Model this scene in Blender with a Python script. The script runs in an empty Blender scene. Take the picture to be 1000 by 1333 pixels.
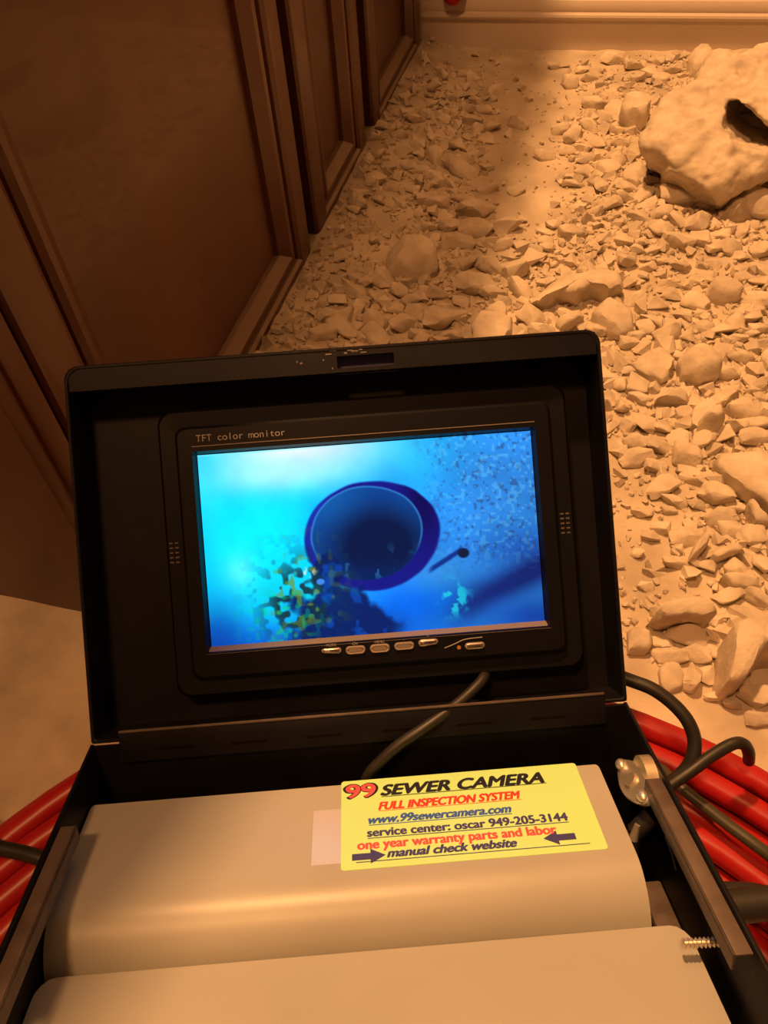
import bpy, bmesh, math, random
import numpy as np
from mathutils import Vector, Matrix, noise

random.seed(7)
SC = bpy.context.scene
COL = SC.collection

# ------------------------------------------------------------------ camera, world, lights, exposure
CAM_ROT = ((0.968501, -0.1584, 0.192136),
           (0.243425, 0.764777, -0.59654),
           (-0.052449, 0.62452, 0.779245))
cd = bpy.data.cameras.new('camera')
cam = bpy.data.objects.new('camera', cd)
COL.objects.link(cam)
cd.sensor_fit = 'VERTICAL'
cd.sensor_height = 36.0
cd.lens = 1040.0 / 1333.0 * 36.0
cd.clip_start = 0.02
cam.matrix_world = Matrix.Translation((0, 0, 0.49)) @ Matrix(CAM_ROT).to_4x4()
SC.camera = cam

SC.view_settings.view_transform = 'Standard'
SC.view_settings.look = 'None'
SC.view_settings.gamma = 1.0
SC.view_settings.use_curve_mapping = False
SC.view_settings.exposure = 0.14

world = bpy.data.worlds.new('room_air')
SC.world = world
world.use_nodes = True
bg = world.node_tree.nodes['Background']
bg.inputs[0].default_value = (1.0, 0.39, 0.135, 1)
bg.inputs[1].default_value = 0.135

def point_lamp(name, loc, power, color, radius):
    d = bpy.data.lights.new(name, 'POINT')
    d.energy = power
    d.color = color
    d.shadow_soft_size = radius
    o = bpy.data.objects.new(name, d)
    o.location = loc
    COL.objects.link(o)
    return o

# the bulb over the vanity (its counter keeps the light off the strip beside the doors) and a softer ceiling lamp straight above
point_lamp('vanity_bulb', (-0.56, 0.85, 2.20), 212.0, (1.0, 0.475, 0.17), 0.055)
point_lamp('ceiling_bulb', (-0.26, -0.30, 2.40), 84.0, (1.0, 0.43, 0.15), 0.13)

# ------------------------------------------------------------------ tables (metres; floor z = 0)
STONES = [
(-0.1829,0.5933,0.0272,0.0167,0.01),(-0.1878,0.5686,0.0178,0.0095,0.0057),(-0.2269,0.5601,0.0298,0.015,0.009),(-0.2096,0.5737,0.03,0.0193,0.0116),(-0.1771,0.5708,0.0266,0.0176,0.0105),
(-0.1557,0.5904,0.027,0.0151,0.0091),(-0.1387,0.5807,0.0177,0.0108,0.0065),(-0.1239,0.6054,0.0332,0.025,0.015),(-0.1575,0.6307,0.0171,0.0116,0.0069),(-0.2155,0.6277,0.0269,0.0177,0.0106),
(-0.1921,0.6535,0.0241,0.0181,0.0108),(-0.1317,0.6432,0.0235,0.0146,0.0088),(-0.1111,0.5824,0.025,0.0113,0.0075),(-0.1503,0.6157,0.0199,0.0127,0.0076),(-0.1695,0.6163,0.0185,0.0114,0.0068),
(-0.226,0.609,0.0171,0.0101,0.0061),(-0.2028,0.61,0.0186,0.0129,0.0077),(-0.1458,0.6478,0.019,0.0118,0.0071),(-0.172,0.6428,0.019,0.0133,0.008),(-0.1087,0.6353,0.0202,0.0129,0.0078),
(-0.1255,0.6907,0.018,0.0108,0.0065),(-0.2268,0.5903,0.0153,0.0113,0.0068),(-0.0441,0.7744,0.0176,0.0119,0.0071),(-0.1152,0.7575,0.0349,0.0157,0.0105),(-0.1086,0.7674,0.0228,0.0152,0.0091),
(-0.1236,0.7958,0.0398,0.0179,0.0119),(-0.0847,0.7725,0.0264,0.0221,0.0133),(-0.0882,0.6933,0.0294,0.0154,0.0092),(-0.1004,0.6647,0.0398,0.0268,0.0161),(-0.0816,0.6528,0.0236,0.0117,0.0071),
(-0.0403,0.6246,0.0259,0.0323,0.0194),(-0.0548,0.5994,0.0193,0.0204,0.0122),(-0.0526,0.6606,0.0363,0.0163,0.0109),(-0.0675,0.6849,0.0356,0.016,0.0107),(-0.0518,0.7101,0.0298,0.0134,0.0089),
(-0.0379,0.7364,0.017,0.0081,0.0051),(0.0234,0.6144,0.0181,0.018,0.0108),(-0.0267,0.6027,0.0238,0.0107,0.0071),(-0.0247,0.6272,0.0137,0.0098,0.0059),(0.0044,0.8148,0.0182,0.0142,0.0085),
(-0.0153,0.8249,0.0166,0.0108,0.0065),(0.0196,0.8295,0.024,0.0145,0.0087),(0.0058,0.7525,0.012,0.0066,0.004),(-0.1267,0.7306,0.0289,0.0163,0.0098),(-0.1128,0.6988,0.0247,0.014,0.0084),
(-0.1444,0.758,0.0228,0.0118,0.0071),(-0.1659,0.801,0.0274,0.0123,0.0082),(-0.1431,0.8173,0.0222,0.0109,0.0067),(-0.1654,0.758,0.0193,0.0102,0.0061),(-0.0826,0.7322,0.0203,0.0113,0.0068),
(-0.0178,0.7169,0.0166,0.0075,0.005),(0.001,0.7203,0.0184,0.0083,0.0055),(0.1663,0.8487,0.0515,0.0321,0.0193),(0.1466,0.8364,0.0451,0.0259,0.0156),(0.0914,0.8505,0.0454,0.0261,0.0157),
(0.0516,0.8529,0.0245,0.0168,0.0101),(0.0349,0.8444,0.0225,0.0147,0.0088),(0.0575,0.832,0.0204,0.0164,0.0098),(0.0474,0.8096,0.0272,0.0142,0.0085),(0.0725,0.8156,0.022,0.0125,0.0075),
(0.0885,0.804,0.0199,0.0159,0.0095),(0.1079,0.8011,0.0199,0.0229,0.0138),(0.0738,0.7806,0.023,0.0188,0.0113),(0.0895,0.7636,0.0314,0.0185,0.0111),(0.1135,0.7736,0.0248,0.0171,0.0102),
(0.1254,0.7646,0.0176,0.0169,0.0102),(0.1418,0.7683,0.0283,0.0188,0.0113),(0.1504,0.7552,0.0175,0.0118,0.0071),(0.1308,0.7913,0.0216,0.014,0.0084),(0.1536,0.8025,0.0201,0.0125,0.0075),
(0.1387,0.8272,0.0186,0.0091,0.0056),(0.0365,0.7564,0.019,0.0116,0.007),(0.0659,0.7471,0.0154,0.0082,0.0049),(0.0509,0.7455,0.0137,0.0098,0.0059),(0.0625,0.7234,0.0201,0.0096,0.006),
(0.0941,0.7284,0.022,0.0113,0.0068),(0.1254,0.7398,0.0155,0.0082,0.0049),(0.1647,0.6829,0.0279,0.0186,0.0111),(0.0879,0.6828,0.021,0.0122,0.0073),(0.0529,0.6681,0.0238,0.0119,0.0072),
(0.0722,0.6647,0.0238,0.0107,0.0071),(0.1092,0.6763,0.0242,0.0197,0.0118),(0.0705,0.6395,0.0217,0.0158,0.0095),(0.085,0.6183,0.0243,0.021,0.0126),(0.1144,0.6365,0.0202,0.0144,0.0086),
(0.1332,0.6322,0.0233,0.0144,0.0086),(0.0994,0.6382,0.014,0.0101,0.006),(0.1434,0.6442,0.0157,0.0191,0.0114),(0.157,0.653,0.0159,0.0164,0.0098),(0.1632,0.6387,0.0189,0.0102,0.0061),
(0.1032,0.6163,0.0137,0.0112,0.0067),(0.0642,0.6248,0.0183,0.0155,0.0093),(0.0957,0.6521,0.0204,0.0117,0.007),(0.0495,0.6057,0.0299,0.0134,0.009),(0.1711,0.7672,0.0213,0.0155,0.0093),
(0.1701,0.7407,0.0225,0.015,0.009),(0.1657,0.7153,0.0203,0.0113,0.0068),(0.1518,0.7195,0.0152,0.0097,0.0058),(0.1089,0.7117,0.0184,0.0111,0.0066),(0.0838,0.7014,0.0198,0.0093,0.0059),
(0.1154,0.8452,0.017,0.013,0.0078),(0.1272,0.8599,0.0172,0.0114,0.0068),(0.0533,0.5998,0.0223,0.01,0.0067),(0.0554,0.5634,0.0158,0.0091,0.0054),(0.0617,0.5448,0.0169,0.0165,0.0099),
(0.0744,0.5481,0.0141,0.0127,0.0076),(0.0472,0.5476,0.0127,0.014,0.0084),(0.1411,0.5088,0.0179,0.016,0.0096),(0.1563,0.52,0.0154,0.0113,0.0068),(0.0874,0.5193,0.0124,0.0111,0.0066),
(0.1005,0.5179,0.0138,0.0123,0.0074),(0.0498,0.5178,0.0096,0.0143,0.0086),(0.0638,0.5276,0.0194,0.0087,0.0058),(0.0683,0.5016,0.0229,0.0156,0.0093),(0.0562,0.497,0.0147,0.0131,0.0078),
(0.085,0.4985,0.0162,0.012,0.0072),(0.0963,0.4869,0.016,0.0142,0.0085),(0.0822,0.4775,0.0224,0.0163,0.0098),(0.0635,0.4768,0.0197,0.0104,0.0063),(0.0661,0.462,0.0259,0.0137,0.0082),
(0.0801,0.4555,0.0154,0.0136,0.0082),(0.1027,0.4675,0.0236,0.0185,0.0111),(0.1142,0.4856,0.0187,0.0166,0.01),(0.1213,0.4953,0.0122,0.0108,0.0065),(0.1308,0.4943,0.0149,0.0121,0.0072),
(0.156,0.5101,0.0235,0.0112,0.0071),(0.1544,0.4957,0.0232,0.0104,0.007),(0.1058,0.4545,0.0168,0.0076,0.005),(0.1156,0.4609,0.0117,0.0069,0.0041),(0.1458,0.5948,0.0225,0.0101,0.0068),
(0.1327,0.5714,0.0219,0.012,0.0072),(0.1679,0.5885,0.015,0.0225,0.0135),(0.1117,0.4466,0.0231,0.0104,0.0069),(0.0938,0.5885,0.0118,0.0081,0.0049),(0.145,0.6211,0.0185,0.01,0.006),
(0.1659,0.6204,0.0201,0.0115,0.0069),(0.1198,0.6258,0.0123,0.0071,0.0043),(0.0861,0.4354,0.0253,0.0144,0.0086),(0.095,0.424,0.02,0.0098,0.006),(0.1259,0.4314,0.0254,0.0201,0.012),
(0.14,0.4419,0.0168,0.0136,0.0082),(0.1174,0.448,0.0167,0.0079,0.005),(0.1397,0.4237,0.0152,0.0078,0.0047),(0.1286,0.4115,0.0224,0.012,0.0072),(0.1366,0.4012,0.0186,0.0129,0.0078),
(0.1042,0.3889,0.0218,0.0147,0.0088),(0.0886,0.3955,0.017,0.0095,0.0057),(0.1231,0.3765,0.018,0.0083,0.0054),(0.15,0.3979,0.0186,0.0184,0.011),(0.1388,0.3671,0.0168,0.0135,0.0081),
(0.1572,0.3754,0.0134,0.0158,0.0095),(0.1194,0.3636,0.0131,0.0103,0.0062),(0.0967,0.3637,0.0212,0.0096,0.0064),(0.1348,0.344,0.0222,0.01,0.0067),(0.1511,0.3454,0.0212,0.0102,0.0064),
(0.1119,0.4218,0.015,0.0077,0.0046),(0.0729,0.4094,0.016,0.0096,0.0058),(0.1608,0.4016,0.01,0.0109,0.0065),(0.1125,0.3675,0.0107,0.0072,0.0043),(0.0925,0.4126,0.0124,0.0065,0.0039),
(0.143,0.4525,0.0156,0.0115,0.0069),(0.092,0.298,0.0155,0.0114,0.0068),(0.1057,0.3048,0.0246,0.0111,0.0074),(0.1255,0.3105,0.0102,0.0068,0.0041),(0.0962,0.2887,0.0231,0.0104,0.0069),
(0.1133,0.294,0.0189,0.0105,0.0063),(0.1245,0.299,0.0123,0.0096,0.0058),(0.1111,0.2752,0.0131,0.0169,0.0101),(0.1216,0.2812,0.0154,0.0123,0.0074),(0.1254,0.2665,0.012,0.0056,0.0036),
(0.1511,0.271,0.0221,0.0133,0.008),(0.137,0.2636,0.0142,0.0066,0.0043),(0.1506,0.2557,0.0164,0.0084,0.0051),(0.1397,0.2801,0.0144,0.0095,0.0057),(0.079,0.3403,0.0115,0.0059,0.0036),
(0.0722,0.3694,0.0106,0.0071,0.0043),(-0.1874,0.8961,0.0179,0.024,0.0144),(-0.1541,0.876,0.0428,0.0193,0.0129),(-0.2147,0.9219,0.0164,0.0165,0.0099),(-0.2291,0.9018,0.0202,0.0142,0.0085),
(-0.2403,0.9288,0.0207,0.0126,0.0076),(-0.2523,0.8807,0.0179,0.012,0.0072),(-0.2329,0.9729,0.0214,0.0132,0.0079),(-0.1995,1.1335,0.0168,0.0128,0.0077),(-0.1865,1.1148,0.0236,0.0175,0.0105),
(-0.1425,1.0861,0.0299,0.0169,0.0102),(-0.137,0.991,0.0214,0.0175,0.0105),(-0.1393,0.9585,0.0187,0.0127,0.0076),(-0.1262,0.8916,0.0177,0.008,0.0053),(-0.1176,0.8458,0.0245,0.0112,0.0074),
(-0.2434,0.8277,0.0228,0.0188,0.0113),(-0.2377,0.8598,0.0195,0.0117,0.007),(-0.2177,0.8733,0.0216,0.0118,0.0071),(-0.1988,0.8714,0.0235,0.0106,0.007),(-0.1962,0.9948,0.0194,0.0111,0.0067),
(-0.2071,0.9534,0.0168,0.0107,0.0064),(-0.1799,0.9375,0.0206,0.0125,0.0075),(-0.1445,0.9239,0.0182,0.0123,0.0074),(-0.1626,0.9988,0.0237,0.0133,0.008),(-0.1818,0.8561,0.025,0.0114,0.0075),
(-0.1568,0.8431,0.0208,0.0112,0.0067),(-0.2528,0.7947,0.0185,0.0127,0.0076),(-0.2531,0.7635,0.0162,0.0105,0.0063),(-0.225,1.1118,0.0213,0.0113,0.0068),(-0.2309,1.0649,0.0229,0.012,0.0072),
(-0.2036,1.0573,0.0204,0.0119,0.0071),(-0.1795,1.0649,0.0228,0.0119,0.0071),(-0.1536,1.0316,0.0243,0.0115,0.0073),(-0.2243,0.8243,0.0245,0.0112,0.0074),(-0.2027,0.8281,0.0189,0.0093,0.0057),
(-0.1054,1.0035,0.0258,0.0116,0.0077),(-0.0642,0.9314,0.0243,0.0143,0.0086),(-0.0394,0.9434,0.0204,0.0103,0.0062),(-0.0861,0.8502,0.0189,0.013,0.0078),(-0.0545,1.1236,0.0212,0.0199,0.012),
(-0.03,1.1409,0.0215,0.0101,0.0064),(-0.0434,1.1651,0.017,0.0104,0.0062),(-0.0829,1.1772,0.0172,0.0105,0.0063),(-0.068,1.1839,0.0148,0.0106,0.0063),(-0.0051,1.1975,0.0298,0.0147,0.0089),
(-0.0541,0.9944,0.0256,0.0115,0.0077),(-0.0363,0.9747,0.0168,0.0214,0.0128),(0.0111,1.0373,0.0198,0.0297,0.0178),(-0.0206,1.003,0.0214,0.011,0.0066),(-0.0043,1.0299,0.0197,0.0158,0.0095),
(-0.0162,1.0608,0.0336,0.0151,0.0101),(0.0119,0.9985,0.0192,0.0153,0.0092),(0.0315,1.0052,0.0215,0.0154,0.0093),(0.0172,0.9228,0.022,0.0242,0.0145),(0.01,0.902,0.0256,0.0197,0.0118),
(-0.0259,0.8715,0.0211,0.0114,0.0068),(-0.0159,0.9216,0.02,0.0101,0.006),(-0.0077,0.959,0.0186,0.0105,0.0063),(-0.0249,0.9513,0.0164,0.0094,0.0056),(0.0042,0.8674,0.0248,0.0132,0.0079),
(0.0333,0.8719,0.023,0.0133,0.008),(0.0493,0.8831,0.0194,0.0116,0.0069),(0.0558,0.9259,0.0181,0.0142,0.0085),(-0.0151,0.8934,0.0195,0.0117,0.007),(-0.0404,0.8869,0.0175,0.0087,0.0053),
(0.0186,0.966,0.0208,0.0127,0.0076),(0.0367,0.9594,0.0186,0.0126,0.0076),(0.0469,0.985,0.0148,0.013,0.0078),(0.0453,1.1623,0.0315,0.0168,0.0101),(0.0244,1.182,0.027,0.0132,0.0081),
(0.0314,1.1439,0.0191,0.0102,0.0061),(0.0536,1.2055,0.02,0.0108,0.0065),(0.0685,1.2121,0.0176,0.0108,0.0065),(0.0607,1.1472,0.0216,0.0115,0.0069),(0.0181,1.12,0.0188,0.0087,0.0056),
(0.0746,1.1719,0.022,0.0118,0.0071),(0.0618,0.8845,0.0233,0.0135,0.0081),(0.0722,0.8698,0.0211,0.0133,0.008),(0.0847,0.8918,0.0196,0.0117,0.007),
]
SLABS = [
('very large broken concrete chunk with a dark hollow, beside the far baseboard', [(0.0795,0.9392,0.1018),(0.0918,0.9584,0.1084),(0.1033,0.98,0.1158),(0.1191,0.9797,0.1151),(0.1254,0.9703,0.1114),(0.1292,0.9808,0.1151),(0.1419,0.9893,0.1176),(0.1574,0.9921,0.118),(0.2001,0.9907,0.1158),(0.2184,0.9356,0.0938),(0.2152,0.8736,0.068),(0.1655,0.8452,0.0589),(0.1555,0.8329,0.0541),(0.1346,0.8174,0.0486),(0.1242,0.81,0.046),(0.1047,0.8152,0.0497),(0.0847,0.8239,0.0548),(0.0692,0.825,0.0563),(0.0636,0.8388,0.0625),(0.0429,0.8489,0.068),(0.036,0.8658,0.0754),(0.0428,0.8804,0.0809),(0.053,0.907,0.0908)], 0.115, (0.1,0.8,-0.85), 0.1),
('long flat concrete slab with a dark broken front edge, just behind the lid', [(-0.0412,0.6323,0.0281),(-0.0378,0.6442,0.0286),(-0.0184,0.6626,0.0292),(0.0016,0.6778,0.0297),(0.0293,0.6909,0.03),(0.0474,0.6763,0.0293),(0.0397,0.6658,0.0289),(0.0286,0.6536,0.0285),(0.0106,0.6584,0.0288),(-0.0022,0.6448,0.0284),(-0.0165,0.6457,0.0285),(-0.0324,0.6305,0.028)], 0.028, (0,0.2,-1), 0.15),
('largest smooth rounded rock in the shaded rubble by the cabinet doors', [(-0.1943,0.6802,0.0294),(-0.1832,0.6944,0.0346),(-0.161,0.7014,0.036),(-0.142,0.6931,0.0312),(-0.1365,0.6818,0.026),(-0.143,0.6719,0.0222),(-0.1599,0.6595,0.018),(-0.179,0.6578,0.0187),(-0.1923,0.6643,0.0225)], 0.03, (0,0.1,-1), 0.5),
('broad flat dusty rock touching the middle of the monitor lid top edge', [(-0.0939,0.6007,0.023),(-0.0884,0.6096,0.024),(-0.0683,0.6102,0.0236),(-0.0534,0.606,0.0227),(-0.0532,0.5869,0.0201),(-0.055,0.5717,0.018),(-0.0837,0.5682,0.0183)], 0.022, (0,0.2,-1), 0.15),
('blocky grey rock at the upper right corner of the monitor lid', [(0.0125,0.6244,0.0264),(0.0191,0.6397,0.0296),(0.0291,0.6433,0.03),(0.0438,0.6361,0.0278),(0.054,0.6231,0.0244),(0.054,0.6095,0.0212),(0.0425,0.6023,0.02),(0.03,0.6051,0.0212),(0.0196,0.6117,0.0232)], 0.03, (0,0.2,-1), 0.15),
('pale flat wedge of concrete, pointed on its left side, right of the lid corner', [(0.0542,0.5639,0.0196),(0.0646,0.579,0.0223),(0.0755,0.5894,0.024),(0.0826,0.5815,0.0221),(0.0942,0.5738,0.0201),(0.0926,0.5606,0.0174),(0.0811,0.552,0.016),(0.0666,0.5557,0.0174)], 0.02, (0,0.2,-1), 0.15),
('rough lumpy rock touching the right side of the pale wedge of concrete', [(0.0916,0.5674,0.0293),(0.0957,0.5773,0.0327),(0.1098,0.5834,0.034),(0.123,0.5781,0.0311),(0.13,0.5711,0.028),(0.1249,0.5579,0.0233),(0.1129,0.5522,0.022),(0.097,0.5533,0.0236)], 0.032, (0,0.2,-1), 0.35),
('rock with a dark undercut front below the pale wedge of concrete', [(0.0715,0.5185,0.0204),(0.0829,0.5295,0.0227),(0.0941,0.5368,0.024),(0.1038,0.532,0.0223),(0.102,0.5229,0.02),(0.0921,0.5239,0.0208),(0.0809,0.5239,0.0213)], 0.024, (0,0.2,-1), 0.15),
('long curved ridge of broken concrete running down beside a pale round rock', [(0.1447,0.5519,0.02),(0.1458,0.5454,0.02),(0.1226,0.5186,0.02),(0.1091,0.4867,0.02),(0.1002,0.4884,0.02),(0.1034,0.5122,0.02),(0.1196,0.5375,0.02)], 0.018, (0,0.2,-1), 0.15),
('pale round rock in the bend of the long curved concrete ridge', [(0.109,0.4892,0.0227),(0.1098,0.4981,0.0287),(0.1178,0.5074,0.034),(0.1261,0.508,0.0333),(0.1298,0.501,0.028),(0.1261,0.4946,0.0241),(0.1173,0.4898,0.022)], 0.03, (0,0.1,-1), 0.4),
('tan block in a wedge shape right of the pale round rock', [(0.1289,0.5209,0.0233),(0.1381,0.5284,0.0248),(0.148,0.5346,0.026),(0.1575,0.5251,0.0229),(0.1627,0.5157,0.02),(0.1491,0.513,0.02),(0.1369,0.5176,0.0219)], 0.024, (0,0.2,-1), 0.15),
('large flat slab at the picture edge with a long dark crack along its lower side', [(0.1185,0.4566,0.0307),(0.1281,0.4636,0.0304),(0.1356,0.472,0.03),(0.1393,0.4667,0.0303),(0.1608,0.4753,0.0301),(0.1745,0.461,0.031),(0.1706,0.4095,0.034),(0.1571,0.4135,0.0336),(0.148,0.4186,0.0332),(0.1395,0.4295,0.0324),(0.1302,0.4405,0.0317)], 0.024, (0,0.1,-1), 0.1),
('pointed slab standing below the dark crack at the picture edge', [(0.1453,0.4188,0.0244),(0.1466,0.4251,0.026),(0.1535,0.4162,0.0232),(0.1607,0.41,0.0211),(0.1609,0.4059,0.02),(0.1507,0.4061,0.0206)], 0.022, (0,0.2,-1), 0.15),
('low broad mound-shaped rock at the right edge of the lid, in front of the coil', [(0.0782,0.3028,0.0315),(0.081,0.3083,0.0334),(0.0883,0.3132,0.0347),(0.0987,0.3179,0.0356),(0.1121,0.3218,0.036),(0.1207,0.3188,0.0341),(0.1238,0.3128,0.0315),(0.1154,0.3081,0.0304),(0.0999,0.3066,0.0311),(0.0882,0.3012,0.03)], 0.034, (0,0.25,-1), 0.15),
('sandy block half buried beside the lower right edge of the lid', [(0.0671,0.3,0.0175),(0.0759,0.3034,0.018),(0.0836,0.3021,0.0171),(0.0854,0.2899,0.0131),(0.0804,0.2853,0.012),(0.07,0.284,0.0123)], 0.016, (0,0.2,-1), 0.15),
('big boulder with a split dark right face, beside the red cable coil', [(0.122,0.2706,0.0334),(0.1224,0.2931,0.0395),(0.1292,0.3044,0.0421),(0.1414,0.3145,0.0441),(0.1529,0.3206,0.045),(0.1716,0.3161,0.0428),(0.172,0.2968,0.0376),(0.1507,0.2911,0.0373),(0.1429,0.2818,0.0352),(0.1346,0.2659,0.0313),(0.1264,0.2595,0.03)], 0.045, (0,0.1,-1), 0.15),
('flat grey stone lying closest to the top of the black loop of cable', [(0.0896,0.2774,0.0112),(0.0932,0.2824,0.012),(0.1029,0.2835,0.0118),(0.1058,0.2759,0.0103),(0.1051,0.2646,0.0082),(0.0966,0.2617,0.008),(0.0914,0.2676,0.0093)], 0.012, (0,0.2,-1), 0.15),
('block with a shadowed underside leaning on the very large concrete chunk', [(0.0139,1.011,0.0317),(0.0178,1.0404,0.0351),(0.0352,1.0509,0.036),(0.0499,1.0348,0.0339),(0.0496,1.0126,0.0313),(0.0414,1.0022,0.0302),(0.0274,0.9988,0.03)], 0.034, (0,0.2,-1), 0.15),
('dark grey lump sitting alone on pale sand at right', [(0.1139,0.6857,0.018),(0.1193,0.6976,0.0215),(0.133,0.7017,0.022),(0.1425,0.6966,0.0199),(0.1527,0.69,0.0172),(0.1463,0.6823,0.0151),(0.1349,0.677,0.014),(0.123,0.6782,0.0151)], 0.024, (0,0.1,-1), 0.4),
('rounded stone tucked behind the upper left of the very large concrete chunk', [(0.0883,1.1699,0.0231),(0.0937,1.1928,0.0275),(0.1076,1.2074,0.03),(0.1244,1.2027,0.0287),(0.1286,1.1746,0.0231),(0.1103,1.157,0.02),(0.0941,1.1551,0.02)], 0.03, (0,0.1,-1), 0.3),
('bright flat pale stone below the left side of the very large chunk', [(0.0221,0.8889,0.0158),(0.0289,0.9091,0.0174),(0.0452,0.919,0.018),(0.0541,0.8981,0.0162),(0.0505,0.8774,0.0145),(0.0361,0.8695,0.014)], 0.016, (0,0.2,-1), 0.15),
('small tilted slab with a black shaded front on the sunlit sand', [(-0.0352,0.7675,0.0193),(-0.0255,0.7723,0.02),(-0.0118,0.7702,0.0191),(-0.0012,0.7612,0.0169),(-0.0076,0.7559,0.016),(-0.0212,0.7579,0.0169),(-0.0326,0.7603,0.0178)], 0.02, (0,0.2,-1), 0.15),
('bright tilted brick-like piece just above the lid top edge', [(-0.0174,0.613,0.0197),(-0.0074,0.622,0.0212),(0.0038,0.6276,0.022),(0.0094,0.6223,0.0207),(0.0007,0.6136,0.0191),(-0.0109,0.6062,0.018)], 0.02, (0,0.2,-1), 0.15),
('light bent stone lying on the rubble right of the lid', [(0.1178,0.3685,0.0205),(0.1259,0.3763,0.0215),(0.1346,0.3819,0.022),(0.1424,0.3836,0.022),(0.1441,0.3783,0.0212),(0.1323,0.3721,0.0206),(0.1231,0.3659,0.02)], 0.016, (0,0.2,-1), 0.15),
('flat tan shard below the light bent stone', [(0.1269,0.3528,0.021),(0.1317,0.357,0.022),(0.142,0.3571,0.0213),(0.1522,0.3561,0.0203),(0.1536,0.3501,0.0182),(0.1437,0.3474,0.018),(0.1334,0.3478,0.0189)], 0.018, (0,0.2,-1), 0.15),
('upright narrow sliver of rock left of the light bent stone', [(0.106,0.3644,0.018),(0.1088,0.3758,0.0211),(0.1148,0.3874,0.024),(0.1197,0.3861,0.0234),(0.1177,0.3777,0.0211),(0.112,0.3685,0.0188)], 0.022, (0,0.2,-1), 0.15),
]
HOL = [(0.1195,0.93,0.0852),(0.1304,0.9306,0.0848),(0.1427,0.9261,0.0819),(0.1637,0.912,0.0738),(0.2037,0.897,0.0636),(0.2061,0.875,0.0521),(0.1559,0.8789,0.0579),(0.1358,0.885,0.0623),(0.1205,0.902,0.0717)]
CAB_LOOP = [(0.0384,0.2183,0.1),(0.0506,0.2164,0.1),(0.0594,0.2147,0.1),(0.0704,0.2122,0.1),(0.081,0.2072,0.098),(0.0891,0.2009,0.095),(0.0938,0.194,0.09),(0.0943,0.1866,0.085),(0.0918,0.1806,0.08),(0.0855,0.174,0.075),(0.0783,0.1681,0.07),(0.0747,0.1646,0.06)]
HOOK = [(0.0757,0.1629,0.075),(0.083,0.1696,0.08),(0.0937,0.179,0.085),(0.1024,0.1876,0.087),(0.1101,0.1943,0.088),(0.1153,0.1976,0.088),(0.1199,0.1987,0.085),(0.1238,0.1983,0.078),(0.1273,0.1997,0.066)]
GREEN = [(0.0855,0.1921,0.05),(0.0921,0.1819,0.058),(0.1016,0.175,0.06),(0.1187,0.1648,0.06),(0.1369,0.1548,0.06),(0.1605,0.1447,0.052),(0.1931,0.1376,0.02)]
LEFTC = [(-0.2756,0.0669,0.065),(-0.2607,0.0664,0.066),(-0.2465,0.0658,0.066),(-0.2355,0.0664,0.066),(-0.2232,0.0662,0.066),(-0.2068,0.0656,0.064)]
BAR = [(0.1085,0.12,0.07),(0.1189,0.1235,0.07),(0.1328,0.1282,0.07),(0.1536,0.1345,0.07)]
CASE = [(0.950313,-0.281794,-0.13228),(0.310712,0.832597,0.45852),(-0.019072,-0.476838,0.878784)]
HINGE = (-0.06361,0.13754,0.15541)
CAMR = [(0.968501,-0.1584,0.192136),(0.243425,0.764777,-0.59654),(-0.052449,0.62452,0.779245)]

# ------------------------------------------------------------------ helpers
def link(name, me, mat=None, parent=None, matrix=None):
    o = bpy.data.objects.new(name, me)
    COL.objects.link(o)
    if mat is not None and me is not None:
        me.materials.append(mat)
    if parent is not None:
        o.parent = parent
    if matrix is not None:
        o.matrix_local = matrix
    return o

def from_bm(name, bm, mat=None, parent=None, matrix=None, smooth=35):
    me = bpy.data.meshes.new(name)
    bmesh.ops.recalc_face_normals(bm, faces=bm.faces[:])
    bm.to_mesh(me)
    bm.free()
    if smooth:
        me.polygons.foreach_set('use_smooth', [True] * len(me.polygons))
        me.set_sharp_from_angle(angle=math.radians(smooth))
    return link(name, me, mat, parent, matrix)

def empty(name, matrix=None):
    o = bpy.data.objects.new(name, None)
    o.empty_display_size = 0.02
    COL.objects.link(o)
    if matrix is not None:
        o.matrix_world = matrix
    return o

def tag(o, label=None, cat=None, group=None, kind=None):
    if label: o['label'] = label
    if cat: o['category'] = cat
    if group: o['group'] = group
    if kind: o['kind'] = kind
    return o

def add_box(bm, lo, hi, bev=0.0, seg=2):
    c = [(a + b) / 2 for a, b in zip(lo, hi)]
    s = [abs(b - a) for a, b in zip(lo, hi)]
    r = bmesh.ops.create_cube(bm, size=1, matrix=Matrix.Translation(c) @ Matrix.Diagonal((*s, 1)))
    if bev:
        es = list({e for v in r['verts'] for e in v.link_edges})
        bmesh.ops.bevel(bm, geom=es, offset=bev, segments=seg, affect='EDGES', profile=0.5)

def add_cyl(bm, p0, p1, r0, r1=None, n=20):
    p0, p1 = Vector(p0), Vector(p1)
    d = p1 - p0
    q = d.to_track_quat('Z', 'Y').to_matrix().to_4x4()
    bmesh.ops.create_cone(bm, cap_ends=True, segments=n, radius1=r0, radius2=r0 if r1 is None else r1,
                          depth=d.length, matrix=Matrix.Translation((p0 + p1) / 2) @ q)

def smooth_path(pts, per=8):
    P = [Vector(p) for p in pts]
    P = [2 * P[0] - P[1]] + P + [2 * P[-1] - P[-2]]
    out = []
    for i in range(1, len(P) - 2):
        a, b, c, d = P[i - 1:i + 3]
        for k in range(per):
            t = k / per
            out.append(0.5 * (2 * b + (c - a) * t + (2 * a - 5 * b + 4 * c - d) * t * t + (3 * b - a - 3 * c + d) * t ** 3))
    out.append(P[-2])
    return out

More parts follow.
